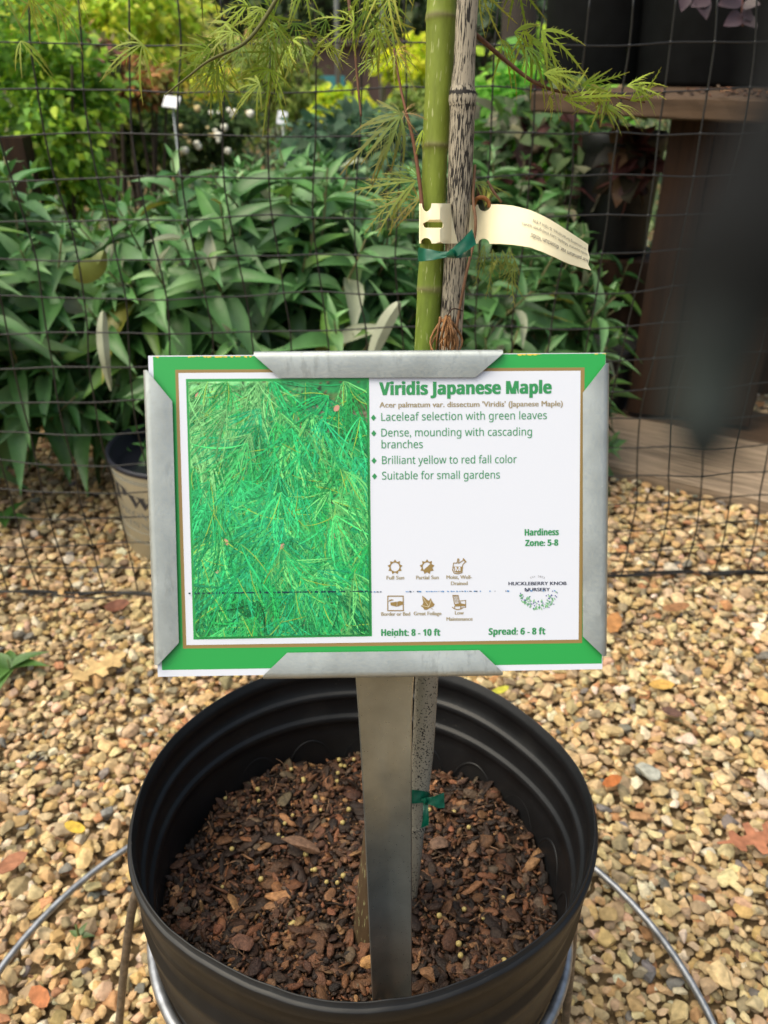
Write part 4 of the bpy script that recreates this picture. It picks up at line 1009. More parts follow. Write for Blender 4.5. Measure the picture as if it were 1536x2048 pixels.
def butterfly_bush(name, label, c, rad, shoots, seed, dark=1.0, base=None, Ls=1.0, up=1.0):
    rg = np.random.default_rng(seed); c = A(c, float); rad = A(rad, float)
    o = thing(name, label, 'shrub', (c[0], c[1], 0) if base is None else base, 'soft green leafy bushes behind the net')
    lm, sm = MB(), MB()
    root = A([c[0], c[1], .12 if base is None else base[2]])
    for s in range(shoots):
        while True:
            n_ = nrm(rg.normal(size=3)); 
            if n_[2] > -.45 and n_[1] < .75: break
        tip = c + n_ * rad * rg.uniform(.70, 1.02); axis = nrm(n_ * A([1, 1, .7]) + A([0, -.1, up]) + rg.normal(0, .22, 3))
        back = tip - axis * rg.uniform(.10, .16)
        P = smoothpath([root + (back - root) * .35, back, tip], 5); V, Fc = tube(P, np.linspace(.0028, .0012, len(P)), 5); sm.add(V, Fc, A((.16, .15, .07)) * rg.uniform(.6, 1.2))
        hx = nrm(np.cross(axis, [.3, .2, 1])); hy = np.cross(axis, hx); a0 = rg.uniform(0, 6.28)
        for k in range(7):
            f = k / 6; p = tip - axis * (.004 + .024 * k)
            for sg in (0, 1):
                if k > 3 and rg.uniform() < .45: continue
                a = a0 + k * math.pi / 2 + sg * math.pi + rg.normal(0, .2); out = hx * math.cos(a) + hy * math.sin(a)
                op = math.radians(28 + 62 * f ** .7) + rg.normal(0, .16); d = axis * math.cos(op) + out * math.sin(op) + A([0, 0, -.12 * f])
                nn = axis * math.sin(op) - out * math.cos(op)
                L = (.024 + .088 * min(1, f * 1.7)) * rg.uniform(.8, 1.2) * Ls; T = LT[int(np.clip(rg.normal(.9 + 1.9 * f, .7), 0, 3))]
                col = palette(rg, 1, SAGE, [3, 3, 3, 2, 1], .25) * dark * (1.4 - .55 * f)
                if rg.uniform() < .012: col = A([[.24, .24, .04]])
                if rg.uniform() < .02: col = A([[.30, .33, .22]])
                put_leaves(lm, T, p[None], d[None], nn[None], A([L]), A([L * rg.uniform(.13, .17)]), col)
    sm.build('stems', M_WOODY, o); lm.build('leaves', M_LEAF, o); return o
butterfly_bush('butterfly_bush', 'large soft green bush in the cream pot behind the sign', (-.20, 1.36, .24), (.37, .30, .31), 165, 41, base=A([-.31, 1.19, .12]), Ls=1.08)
butterfly_bush('butterfly_bush', 'soft green bush with hanging leaves at the left end of the net', (-.66, 1.28, .31), (.27, .25, .25), 105, 42, Ls=1.05)
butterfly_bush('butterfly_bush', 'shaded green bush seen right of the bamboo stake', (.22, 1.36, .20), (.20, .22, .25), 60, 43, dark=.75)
butterfly_bush('butterfly_bush', 'soft green bush standing behind the large one', (.02, 1.82, .22), (.55, .30, .29), 110, 44)
butterfly_bush('butterfly_bush', 'farther left soft green bush behind the leafy left one', (-.85, 1.85, .20), (.40, .30, .24), 60, 45)

# special single leaves of the main bush
def one_leaf(pts, width, col, name, label):
    P = smoothpath([py(*p) for p in pts], 6); T = nrm(np.gradient(P, axis=0)); view = nrm(P - A([0, 0, H])); sd = nrm(np.cross(T, view)); t = np.linspace(0, 1, len(P))
    w = width * np.sin(np.clip(t ** .8, .02, .99) * math.pi) ** .7
    V = np.concatenate([np.stack([p - s * q, p - view_ * .004, p + s * q]) for p, s, q, view_ in zip(P, sd, w, view)]); m = MB()
    m.add(V, gridf(len(P), 3), col); return tag(m.build(name, M_LEAF, solid=.0004), label, 'leaf')
one_leaf([(206, 622, 1.02), (205, 670, 1.01), (210, 720, 1.0), (222, 782, 1.0)], .0075, (.40, .43, .30), 'bush_leaf', 'pale underside of a folded leaf hanging left of the sign')
one_leaf([(800, 604, 1.03), (775, 640, 1.02), (752, 690, 1.01), (740, 735, 1.0)], .010, (.40, .43, .30), 'bush_leaf', 'pale folded leaf pointing down just left of the maple trunk')
one_leaf([(150, 558, .99), (170, 545, .985), (195, 530, .985), (208, 502, .99)], .013, (.17, .21, .04), 'bush_leaf', 'yellowing bush leaf at the left behind the net')

# cream nursery pot
cpx = A([-.300, 1.135]); cr_, chh = .108, .150
cpot = thing('nursery_pot', 'cream printed nursery pot holding the large bush, half hidden by the sign', 'plant pot', (cpx[0], cpx[1], 0))
def lathe(prof, c, n=64):
    a = np.linspace(0, 2 * math.pi, n, endpoint=False); V = np.concatenate([np.stack([c[0] + r * np.cos(a), c[1] + r * np.sin(a), c[2] + z + 0 * a], -1) for r, z in prof]); return V, gridf(len(prof), n, True)
m = MB(); V, Fc = lathe([(.001, 0), (cr_ * .95, 0), (cr_ * 1.0, chh - .009), (cr_ * 1.02, chh - .008)], (cpx[0], cpx[1], 0)); m.add(V, Fc); m.build('pot_wall', M_POTW, cpot)
m = MB(); V, Fc = lathe([(cr_ * 1.015, chh - .010), (cr_ * 1.045, chh - .008), (cr_ * 1.045, chh - .001), (cr_ * 1.02, chh), (cr_ * .98, chh - .004), (cr_ * .96, chh - .03), (.001, chh - .03)], (cpx[0], cpx[1], 0)); m.add(V, Fc, (.02, .02, .03)); m.build('rim', mat('pot_rim', (.015, .017, .028), rough=.45), cpot)
def pot_text(mb, s, th0, th1, z, hgt, off=0.0):
    V, T = glyphs(serif(s), off); x = (V[:, 0] - V[:, 0].min()) / (V[:, 0].max() - V[:, 0].min()); th = th0 + (th1 - th0) * x; zz = z + V[:, 1] * hgt
    r = cr_ * (.95 + .05 * zz / (chh - .009)) + .0007
    mb.add(np.stack([cpx[0] + r * np.sin(th), cpx[1] - r * np.cos(th), zz], -1), T)
m = MB(); pot_text(m, 'Pw', -1.08, -.25, .088, .040); m.build('large_lettering', M_INK, cpot)
m = MB(); pot_text(m, 'PROVEN', -1.0, .0, .070, .015, -.01); pot_text(m, 'WINNERS', -1.0, .05, .052, .015, -.01); m.build('small_lettering', M_GREYINK, cpot)
m = MB()
for zq in (.124, .127, .042, .024):
    a = np.linspace(-1.45, 1.45, 40); r = cr_ * (.95 + .05 * zq / (chh - .009)) + .0005; V, Fc = tube(np.stack([cpx[0] + r * np.sin(a), cpx[1] - r * np.cos(a), zq + .004 * np.cos(a)], -1), .0005, 5); m.add(V, Fc)
m.build('printed_lines', M_GREYINK, cpot)

# ------------------------------------------------------------------ right-hand side: boards, bench, pots
def plank(name, label, cat, p0, p1, wdir, width, thick, material):
    p0, p1 = A(p0, float), A(p1, float); d = p1 - p0; L = np.linalg.norm(d); d /= L; w = nrm(A(wdir, float) - d * np.dot(wdir, d)); up = np.cross(d, w)
    if up[2] < 0: up = -up
    fr = Matrix([[d[0], w[0], up[0], p0[0]], [d[1], w[1], up[1], p0[1]], [d[2], w[2], up[2], p0[2]], [0, 0, 0, 1]])
    m = MB(); rg = np.random.default_rng(int(L * 1000)); n_ = 24; V = []
    b = min(.004, thick * .2)
    ring = [(0, b), (b, 0), (width - b, 0), (width, b), (width, thick - b), (width - b, thick), (b, thick), (0, thick - b)]
    for i in range(n_ + 1):
        x = L * i / n_
        for (yy, zz_) in ring: V.append(p0 + d * x + w * (yy + rg.normal(0, .0007)) + up * (zz_ + rg.normal(0, .0005)))
    V = A(V); Fc = gridf(n_ + 1, 8, True); m.add(V, Fc)
    e = len(V) - 8; m.add(V[:8], A([[0, i, i + 1] for i in range(1, 7)])); m.add(V[e:], A([[0, i + 1, i] for i in range(1, 7)]))
    return tag(m.build(name, material, frame=fr, smooth=False), label, cat)
bd0, bd1 = pg(1100, 905, .02), pg(1640, 1030, .02)
dirb = nrm(bd1 - bd0); wd = A([-dirb[1], dirb[0], 0]); wd = wd if wd[1] > 0 else -wd
f0, f1 = A([*bd0[:2], -.006]), A([*bd1[:2], -.006])
plank('timber_board', 'weathered grey brown board nearest the gravel behind the net', 'board', f0, f1, wd, .095, .030, M_WOOD)
plank('timber_board', 'darker brown board lying behind the weathered one under the bench leg', 'board', f0 + wd * .103, f1 + wd * .103, wd, .15, .024, M_WOOD)
plank('timber_board', 'reddish board at the back of the boards on the ground', 'board', f0 + wd * .262, f1 + wd * .262, wd, .16, .022, M_BENCH)

ZTAB = .600
t0 = A([*py(1062, 196, 1.66)[:2], ZTAB - .034]); t1 = A([*py(1640, 236, 1.30)[:2], ZTAB - .034])
bench = thing('display_bench', 'dark brown wooden display bench at the right with black pots on top', 'bench', (t0[0] + .3, t0[1], 0))
dirt = nrm(t1 - t0); wt = A([-dirt[1], dirt[0], 0]); wt = wt if wt[1] > 0 else -wt
def board_part(name, p0, p1, w, width, thick, material, parent):
    o = plank(name, None, None, p0, p1, w, width, thick, material); fr = WM[o.name]; o.parent = parent; o.matrix_basis = WM[parent.name].inverted() @ fr; return o
for k in range(8): board_part('top_board', t0 + wt * k * .104, t1 + wt * k * .104, wt, .098, .034, M_BENCH, bench)
lp = py(1226, 872, 1.56); lp[2] = .0
tp = A([lp[0] + .02, lp[1], 0])
dl = nrm(A([1, -.35, 0])); wl = A([.35, 1, 0])
def upright(p, d, width, thick, h0, h1, material, parent, name='leg'):
    p = A(p, float); d = nrm(d); w = A([-d[1], d[0], 0]); fr = Matrix([[d[0], w[0], 0, p[0]], [d[1], w[1], 0, p[1]], [0, 0, 1, h0], [0, 0, 0, 1]])
    m = MB(); b = .003; hs = np.linspace(h0, h1, 16); ring = [(0, b), (b, 0), (width - b, 0), (width, b), (width, thick - b), (width - b, thick), (b, thick), (0, thick - b)]; V = A([p + d * x + w * y + A([0, 0, h]) - A([0, 0, p[2]]) for h in hs for x, y in ring])
    m.add(V, gridf(16, 8, True)); m.build(name, material, parent, frame=fr, smooth=False)
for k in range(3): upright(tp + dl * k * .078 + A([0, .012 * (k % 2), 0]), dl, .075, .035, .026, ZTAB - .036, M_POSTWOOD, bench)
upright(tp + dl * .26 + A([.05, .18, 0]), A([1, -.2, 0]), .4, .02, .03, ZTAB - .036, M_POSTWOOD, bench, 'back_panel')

def black_pot(name, label, c, r, h, mm=None):
    o = thing(name, label, 'plant pot', c); m = MB()
    V, Fc = lathe([(.001, 0), (r * .82, 0), (r * .85, .01), (r * .95, h * .8), (r * .97, h * .85), (r * 1.0, h * .86), (r, h * .98), (r * .97, h), (r * .93, h * .97), (r * .9, h * .85), (.001, h * .85)], c, 72); m.add(V, Fc, (.02, .02, .02)); m.build('pot_wall', mm or M_POT, o); return o
M_POT2 = mat('black_pot_weathered', (.005, .0055, .006), rough=.6, spec=.15, var=.3, vscale=30)
pc = py(1200, 168, 2.0); black_pot('nursery_pot', 'left of two black nursery pots standing on the wooden bench', (pc[0] + .005, pc[1] + .06, ZTAB + .001), .135, .36, M_POT2)
pc = py(1425, 176, 1.86); black_pot('nursery_pot', 'right of two black nursery pots standing on the wooden bench', (pc[0] + .02, pc[1] + .09, ZTAB + .001), .175, .38, M_POT2)
# mulch spilled on the bench
m = MB(); rg = np.random.default_rng(9); N_ = 160
fx = rg.uniform(.35, .95, N_); fy = rg.uniform(.004, .35, N_); PP = t0[None] + np.outer(fx, t1 - t0) + np.outer(fy, wt); PP[:, 2] = ZTAB + .002
scatter(m, TB, PP, rg.uniform(.002, .006, N_)[:, None] * A([[1.3, .8, .5]]), rotm(rg, N_, .4), palette(rg, N_, BC, BWT, .3), rg)
tag(m.build('spilled_mulch', M_BARK), kind='stuff')

def cloud(mb, c, rad, n, size, cols, w, rg, T=None, clump=40, aspect=.3, droop=.3, shell=.5, jit=.2):
    c = A(c, float); rad = A(rad, float); T = T or leafT(3, .3, .3)
    cc = nrm(rg.normal(size=(clump, 3))) * (shell + (1 - shell) * rg.uniform(0, 1, (clump, 1)) ** .5) ; tone = rg.uniform(.6, 1.35, clump)
    k = rg.integers(0, clump, n); q = cc[k] + rg.normal(0, .17, (n, 3)); pos = c + q * rad
    d = nrm(q * A([1, 1, .6]) + rg.normal(0, .7, (n, 3)) + A([0, 0, -droop])); nn = nrm(rg.normal(0, .5, (n, 3)) + A([0, -.3, 1]))
    L = size * rg.uniform(.6, 1.3, n); col = np.clip(palette(rg, n, cols, w, jit) * tone[k][:, None] * 1.75, 0, .8)
    put_leaves(mb, T, pos, d, nn, L, L * aspect, col)
def shrub(name, label, u, v, ru, rv, Y, n, size, cols, w=None, seed=0, aspect=.3, depth=None, cat='shrub', group=None, trunk=True, clump=40, shell=.4, T=None, to_ground=True):
    rg = np.random.default_rng(seed + 100); c = py(u, v, Y); Zc = Y * cp + (H - c[2]) * sp; rx, rz = ru / F * Zc, rv / F * Zc
    o = thing(name, label, cat, (c[0], c[1], 0), group); m = MB()
    if trunk:
        s = MB()
        for k in range(5):
            top = c + A([rg.normal(0, rx * .5), rg.normal(0, rx * .3), rz * rg.uniform(-.2, .5)]); b = A([c[0] + rg.normal(0, rx * .12), c[1] + rg.normal(0, rx * .1), -.01])
            P = smoothpath([b, (b + top) / 2 + rg.normal(0, rx * .08, 3), top], 6); V, Fc = tube(P, np.linspace(max(.008, rx * .035), max(.003, rx * .01), len(P)), 6); s.add(V, Fc, A((.05, .035, .025)) * rg.uniform(.7, 1.3))
        s.build('stems', M_WOODY, o)
    cloud(m, c, (rx, depth or rx * .8, rz), n, size, cols, w or [1] * len(cols), rg, aspect=aspect, clump=clump, shell=shell, T=T)
    m.build('crown', M_FAR, o); return o

# leafy things behind the net, from near to far
shrub('burgundy_shrub', 'low mixed green and burgundy leafed shrub behind the maple stake', 1090, 370, 150, 150, 1.95, 900, .058, [(.05, .10, .04), (.09, .14, .06), (.07, .03, .03), (.14, .15, .10), (.20, .19, .13), (.08, .15, .03)], [5, 4, 3, 3, 1.5, 2], 1, .28)
shrub('green_shrub', 'bright green bushy shrub below the bench edge', 1130, 240, 150, 110, 2.8, 1500, .05, [(.10, .26, .03), (.15, .33, .04), (.07, .18, .03)], None, 2, .4)
shrub('leafy_plant', 'greyish green leafy plant behind the soft green bushes', 730, 300, 150, 65, 2.7, 900, .06, [(.07, .13, .08), (.10, .17, .10), (.05, .10, .06)], None, 3, .3)
shrub('lace_maple', 'green layered maple at the left edge behind the net', 60, 210, 150, 190, 2.3, 5200, .028, [(.20, .34, .04), (.28, .40, .04), (.13, .24, .04), (.09, .18, .03)], None, 4, .33, clump=55, shell=.2, cat='tree')
shrub('yellow_maple', 'tall yellow green tree at the upper left', 215, 60, 170, 140, 3.7, 4600, .042, [(.42, .56, .05), (.52, .60, .06), (.30, .44, .04), (.2, .3, .03)], None, 5, .3, clump=55, cat='tree')
shrub('pale_grass_tree', 'pale straw coloured feathery tree right of the yellow green one', 335, 40, 70, 80, 4.4, 900, .07, [(.38, .38, .12), (.30, .34, .08)], None, 6, .15, cat='tree')
shrub('red_shrub', 'rusty orange red leafed shrub at upper left', 265, 162, 72, 42, 3.0, 2000, .026, [(.26, .115, .045), (.30, .17, .05), (.20, .09, .035), (.20, .19, .05), (.14, .15, .04)], None, 7, .35)
shrub('pink_shrub', 'small shrub with dull pink tips left of the rusty shrub', 190, 115, 34, 40, 2.9, 350, .03, [(.24, .10, .10), (.20, .18, .08), (.13, .16, .05)], None, 8, .35)
shrub('olive_shrub', 'olive yellow upright shrub below the rusty red one', 200, 235, 55, 80, 3.2, 800, .035, [(.20, .24, .04), (.14, .18, .035), (.24, .23, .06)], None, 9, .3)
shrub('dark_shrub', 'dark green shrub in shade left of the white flowers', 285, 260, 80, 70, 3.3, 900, .04, [(.035, .07, .02), (.05, .09, .02), (.10, .15, .03)], None, 10, .35)
fl = shrub('flowering_shrub', 'dark green shrub dotted with white flowers behind the bushes', 425, 262, 100, 62, 3.6, 1500, .035, [(.05, .09, .03), (.08, .13, .04), (.035, .06, .02)], None, 11, .35)
rg = np.random.default_rng(77); V1, F1 = rock(2, rg, 30, 6)
for k in range(24):
    u, v = rg.uniform(330, 500), rg.uniform(215, 312); p = py(u, v, 3.22 + rg.uniform(-.04, .1)); m = MB(); r = rg.uniform(.007, .017)
    if rg.uniform() < .3: r *= .6
    m.add(V1 * r * A([1, .7, .9]) + p, F1, (.78, .76, .66) if rg.uniform() < .75 else (.60, .48, .25)); m.build('flower', M_DRY, fl)
shrub('golden_shrub', 'low golden green shrub between the rusty shrub and the pole', 430, 180, 95, 35, 5.5, 900, .06, [(.36, .43, .03), (.28, .34, .04), (.30, .24, .04)], None, 12, .35)
shrub('olive_tree', 'tall olive green shrub in the middle distance', 560, 185, 90, 75, 5.0, 1400, .05, [(.13, .18, .035), (.17, .22, .05), (.09, .13, .03)], None, 13, .3)
shrub('golden_shrub', 'mound of yellowish foliage in front of the brown wall', 450, 125, 130, 40, 7.5, 1100, .09, [(.26, .28, .07), (.20, .24, .05), (.30, .22, .09)], None, 14, .3)
shrub('chartreuse_shrub', 'vivid chartreuse low shrub left of the grey pole', 695, 222, 62, 38, 4.6, 1000, .045, [(.50, .62, .03), (.42, .55, .03), (.30, .42, .03)], None, 15, .35)
shrub('chartreuse_shrub', 'vivid chartreuse shrub just left of the maple trunk', 825, 140, 55, 45, 5.2, 800, .05, [(.50, .60, .03), (.40, .52, .03)], None, 16, .35)
shrub('olive_shrub', 'olive shrub between the pole and the maple trunk', 830, 225, 50, 50, 4.8, 700, .045, [(.18, .24, .06), (.13, .18, .04)], None, 17, .3)
shrub('chartreuse_shrub', 'bright lime shrub behind the right-hand maple branch', 1075, 140, 95, 70, 5.4, 1000, .07, [(.32, .46, .04), (.22, .36, .04), (.12, .2, .03)], None, 18, .35)
shrub('dark_shrub', 'dark foliage right of the bamboo stake at the top', 1000, 60, 90, 90, 6.5, 1000, .09, [(.03, .06, .025), (.06, .10, .05), (.05, .05, .04)], None, 19, .3)
shrub('dark_shrub', 'dark shade plant under the right-hand burgundy shrub', 1130, 560, 90, 100, 1.85, 420, .05, [(.02, .04, .02), (.035, .06, .03)], None, 20, .3)
def bigtree(label, u, Y, r, h, seed, cols, n=2200, size=.16):
    rg = np.random.default_rng(seed); x = py(u, 100, Y)[0]; o = thing('background_tree', label, 'tree', (x, Y, 0), 'tall trees in the background'); s = MB()
    P = smoothpath([A([x, Y, -.01]), A([x + .1, Y, h * .4]), A([x, Y, h * .9])], 6); V, Fc = tube(P, np.linspace(.14, .04, len(P)), 8); s.add(V, Fc, (.07, .06, .05)); s.build('trunk', M_WOODY, o)
    m = MB()
    cloud(m, (x, Y, h * .55), (r, r * .6, h * .52), n, size, cols, [1] * len(cols), rg, clump=60, shell=.2, aspect=.35); m.build('crown', M_FAR, o)
DK = [(.03, .05, .022), (.045, .07, .03), (.065, .095, .035)]
MG = [(.14, .22, .04), (.20, .29, .05), (.09, .15, .035)]
for i, (u, Y, r, h, cols, lab) in enumerate([(-250, 12, 1.9, 3.6, MG, 'green tree far left behind the left maple'), (20, 12.5, 1.8, 3.8, MG, 'mid green tree behind the yellow green one'), (250, 13, 1.7, 3.6, MG, 'green tree standing behind the rusty shrub'), (440, 12, 1.6, 3.6, DK, 'dark tree above the brown wall at the left'), (640, 13, 1.6, 3.8, DK, 'dark tree above the brown wall near the poles'), (850, 12, 1.5, 3.6, DK, 'dark tree behind the maple trunk'), (1050, 13, 1.7, 3.8, DK, 'dark tree behind the right-hand branch'), (1290, 12, 1.7, 3.6, DK, 'dark tree hidden behind the black pots'), (1560, 12.5, 1.9, 3.7, DK, 'dark tree far right behind the bench'), (1850, 12, 1.9, 3.7, DK, 'dark tree beyond the right edge')]):
    bigtree(lab, u, Y, r, h, 200 + i, cols)
# far hedge mass closing the view
m = MB(); rg = np.random.default_rng(300)
for k in range(26): cloud(m, (-14 + k * 1.12, 15.5 + rg.uniform(-.5, .5), 1.5), (1.0, .6, 2.3), 420, .22, DK + MG[:1], [2, 2, 1, 1], rg, clump=40, shell=.1, aspect=.4)
tag(m.build('far_wood', M_LEAF, frame=Matrix.Identity(4)), kind='stuff')

m = MB(); rg = np.random.default_rng(310); N_ = 16000
yy_ = 2.1 + 9.5 * rg.uniform(0, 1, N_) ** 1.3; xx_ = rg.uniform(-1, 1, N_) * (.7 + yy_ * .62); hz = .22 * rg.uniform(0, 1, N_) * (0.35 + .65 * np.abs(np.sin(xx_ * 2.1 + 1) * np.sin(yy_ * 1.7)))
put_leaves(m, leafT(2, .3, .3), np.stack([xx_, yy_, hz], -1), rg.normal(0, .6, (N_, 3)) + A([0, 0, .6]), rg.normal(0, .4, (N_, 3)) + A([0, -.5, 1]), rg.uniform(.04, .10, N_) * (1 + yy_ * .08), rg.uniform(.012, .026, N_), palette(rg, N_, [(.05, .09, .025), (.08, .13, .03), (.12, .17, .04), (.035, .06, .02)], [3, 3, 1, 3]))
tag(m.build('ground_cover', M_LEAF, frame=Matrix.Identity(4)), kind='stuff')

# brown shed wall, poles, boards on stakes
sw = thing('shed', 'low brown boarded shed wall in the far background', 'shed', (-.2, 10.5, 0)); a, b = py(400, 200, 10.5), py(1010, 200, 10.5)
m = MB(); hh = py(600, 92, 10.5)[2]; V, Fc = box(((a[0] + b[0]) / 2, 10.6, hh / 2), b[0] - a[0], .15, hh); m.add(V, Fc); m.build('wall', M_WALL, sw, smooth=False)
m = MB(); V, Fc = box(((a[0] + b[0]) / 2, 10.65, hh + .04), b[0] - a[0] + .2, .4, .07); m.add(V, Fc); m.build('roof_edge', M_WALL, sw, smooth=False)
def pole(label, u, Y, r, h):
    p = py(u, 200, Y); o = thing('pole', label, 'pole', (p[0], Y, 0)); m = MB(); V, Fc = tube([A([p[0], Y, -.01]), A([p[0] + .015, Y, h])], r, 12); m.add(V, Fc); m.build('shaft', M_POLE, o)
    m = MB(); V, Fc = tube([A([p[0] + .015, Y, h]), A([p[0] + .015, Y, h + .012])], r * 1.12, 12); m.add(V, Fc); m.build('cap', M_POLE, o)
pole('grey metal pole just left of the maple trunk', 764, 5.4, .018, 2.2); pole('thinner grey metal pole in front of the teal board', 676, 7.5, .020, 2.2); pole('thin pale pole in the dark upper left background', 374, 9, .03, 2.4)
m = MB(); p = py(664, 165, 7.6); V, Fc = box(p, .21, .015, .10); m.add(V, Fc); st_ = tag(m.build('teal_board', mat('teal_paint', (.07, .30, .34), rough=.6), smooth=False), 'small teal board fixed in front of the brown shed', 'board')
def small_sign(label, u, v, Y, w, h, yaw, roll):
    p = py(u, v, Y); o = thing('garden_sign', label, 'sign', (p[0], p[1], 0), 'small white signs among the far plants')
    ca, sa = math.cos(yaw), math.sin(yaw); R = A([[ca, -sa, 0], [sa, ca, 0], [0, 0, 1]]) @ A([[1, 0, 0], [0, .8, .6], [0, -.6, .8]]) @ A([[math.cos(roll), 0, math.sin(roll)], [0, 1, 0], [-math.sin(roll), 0, math.cos(roll)]])
    m = MB(); V, Fc = box(p, w, .004, h, R); m.add(V, Fc); m.build('panel', M_WHITE, o, smooth=False)
    m = MB(); V, Fc = tube([A([p[0], p[1] + .01, 0]), p + A([0, .01, 0])], .0028, 6); m.add(V, Fc); m.build('stake', M_POLE, o)
small_sign('larger white garden sign left of the white flowers', 343, 204, 2.82, .052, .038, -.2, .12); small_sign('smaller tilted white garden sign right of the white flowers', 564, 236, 3.0, .032, .048, .3, .3)
# wooden post at the left, dark tree trunk at the right
m = MB(); q0, q1 = py(22, 330, 2.1), py(64, 330, 2.1); cxp = (q0 + q1) / 2; V, Fc = box((cxp[0], cxp[1], .24), q1[0] - q0[0], .06, .50); m.add(V, Fc); tag(m.build('wooden_post', M_POSTWOOD, smooth=False), 'short dark brown wooden post at the left edge behind the bushes', 'post')
o = thing('background_tree', 'dark rough tree trunk right of the bamboo stake', 'tree', py(1030, 300, 4.0) * A([1, 1, 0]), 'tall trees in the background')
pb = py(1030, 200, 4.0); P = smoothpath([A([pb[0], 4.0, -.01]), A([pb[0] + .01, 4.0, .5]), A([pb[0] - .02, 4.05, 1.2]), A([pb[0], 4.1, 2.2])], 8); m = MB(); V, Fc = tube(P, np.linspace(.085, .06, len(P)), 14); m.add(V, Fc, (.045, .035, .028)); m.build('trunk', M_WOODY, o)
m = MB(); rg = np.random.default_rng(61); cloud(m, (pb[0], 4.1, 2.4), (1.0, .8, .6), 900, .08, DK, [1, 1, 1], rg); m.build('crown', M_FAR, o)

# pots and plants under the bench
pc = py(1262, 345, 1.78); o = black_pot('nursery_pot', 'black nursery pot with a white label in shade below the bench edge', (pc[0], pc[1] + .08, .28), .085, .24)
m = MB(); p = py(1258, 272, 1.745); V, Fc = box(p, .024, .0015, .024); m.add(V, Fc); m.build('white_label', M_WHITE, o, smooth=False)
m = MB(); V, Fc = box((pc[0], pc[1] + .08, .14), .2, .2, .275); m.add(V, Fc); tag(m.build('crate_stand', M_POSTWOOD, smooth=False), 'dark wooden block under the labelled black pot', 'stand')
pc = py(1205, 650, 1.62); black_pot('nursery_pot', 'low black nursery pot on the ground left of the bench leg', (pc[0], pc[1] + .02, 0), .085, .15)
shrub('burgundy_plant', 'dark red leafed plant in front of the shaded labelled pot', 1262, 325, 34, 45, 1.70, 90, .05, [(.05, .02, .018), (.08, .03, .025), (.035, .03, .02), (.10, .06, .03)], None, 22, .4, trunk=False)
# plum coloured twig hanging over the top right
o = thing('plum_leaf_branch', 'twig of plum coloured leaves hanging before the black pots at top right', 'branch', py(1485, 40, 1.25)); m = MB()
P = smoothpath([py(1470, -120, 1.28), py(1482, -40, 1.26), py(1486, 52, 1.25)], 6); V, Fc = tube(P, .0016, 6); m.add(V, Fc, (.16, .07, .06)); m.build('twig', M_WOODY, o); m = MB()
for (u, v, du, dv, L) in ((1484, 30, -36, 20, .030), (1486, 36, 24, 12, .026), (1485, 10, 30, -4, .024), (1483, -5, -40, 10, .036), (1420, -8, -40, 20, .030), (1400, -6, 14, 36, .030), (1372, -14, -6, 30, .026), (1486, 20, 26, 26, .02), (1440, -30, 20, -10, .03)):
    p = py(u, v, 1.25); d = py(u + du, v + dv, 1.235) - p; put_leaves(m, leafT(6, .3, .15, .8), p[None], d[None], A([[.1, -1, .5]]), A([L]), A([L * .36]), A([[.075, .045, .055]]) * rg.uniform(.7, 1.3))
m.build('leaves', M_LEAF, o)

# ------------------------------------------------------------------ things on the gravel
def flat_leaf(name, label, outline, u, v, L, rot, col, tilt=(0, 0), mm=None, z=.014, curl=.12):
    p = pg(u, v, z); P = A(outline, float); VV, FF = fillflat(P, .12); c, s = math.cos(rot), math.sin(rot)
    x = (VV[:, 0] * c - VV[:, 1] * s) * L; y = (VV[:, 0] * s + VV[:, 1] * c) * L
    zz = curl * L * (VV[:, 0] ** 2 * .6 + np.abs(VV[:, 1]) * .7) + tilt[0] * x + tilt[1] * y + .02 * L * np.sin(VV[:, 0] * 9)
    m = MB(); rgl = np.random.default_rng(int(u)); m.add(np.stack([p[0] + x, p[1] + y, p[2] + zz], -1), FF, A(col) * rgl.uniform(.85, 1.15, (len(VV), 1))); return tag(m.build(name, mm or M_DRY, solid=.0005), label, 'leaf')
OAK = [(-1, -.03), (-.6, -.05), (-.5, -.3), (-.35, -.34), (-.25, -.12), (-.05, -.14), (.0, -.48), (.18, -.5), (.25, -.2), (.45, -.2), (.55, -.42), (.68, -.38), (.7, -.14), (.9, -.12), (1, 0), (.88, .14), (.7, .16), (.66, .4), (.5, .42), (.42, .2), (.2, .2), (.15, .5), (-.02, .5), (-.06, .16), (-.28, .14), (-.38, .34), (-.52, .3), (-.6, .06), (-1, .03)]
SCRAP = [(-.7, -.3), (-.2, -.45), (.4, -.4), (.8, -.1), (.6, .3), (.1, .5), (-.5, .4), (-.9, .1)]
OVAL = [(1.0 * math.cos(a), .42 * math.sin(a)) for a in np.linspace(0, 2 * math.pi, 18, endpoint=False)]
flat_leaf('fallen_leaf', 'large pinkish brown lobed oak leaf at the right edge of the gravel', OAK, 1505, 1680, .036, .15, (.34, .14, .075))
flat_leaf('fallen_leaf', 'tan oak leaf lying on the gravel below the left side of the sign', OAK, 190, 1340, .042, .75, (.48, .33, .15), z=.016)
flat_leaf('fallen_leaf', 'small bright rust orange leaf scrap on gravel right of the pot', SCRAP, 1225, 1562, .012, .3, (.38, .12, .03), tilt=(.2, .3), z=.018)
flat_leaf('fallen_leaf', 'rust coloured leaf scrap at the lower left corner of the gravel', SCRAP, 80, 1995, .013, -.6, (.35, .13, .05), tilt=(.1, .3), z=.018)
flat_leaf('fallen_leaf', 'golden yellow leaf on the gravel left of the pot', OVAL, 150, 1655, .012, -.4, (.45, .30, .04), tilt=(.1, .2), z=.017)
flat_leaf('fallen_leaf', 'dark reddish leaf on gravel left of the sign holder by the net', SCRAP, 236, 1215, .020, .2, (.15, .06, .035), z=.016, curl=.5, tilt=(.1, .3))
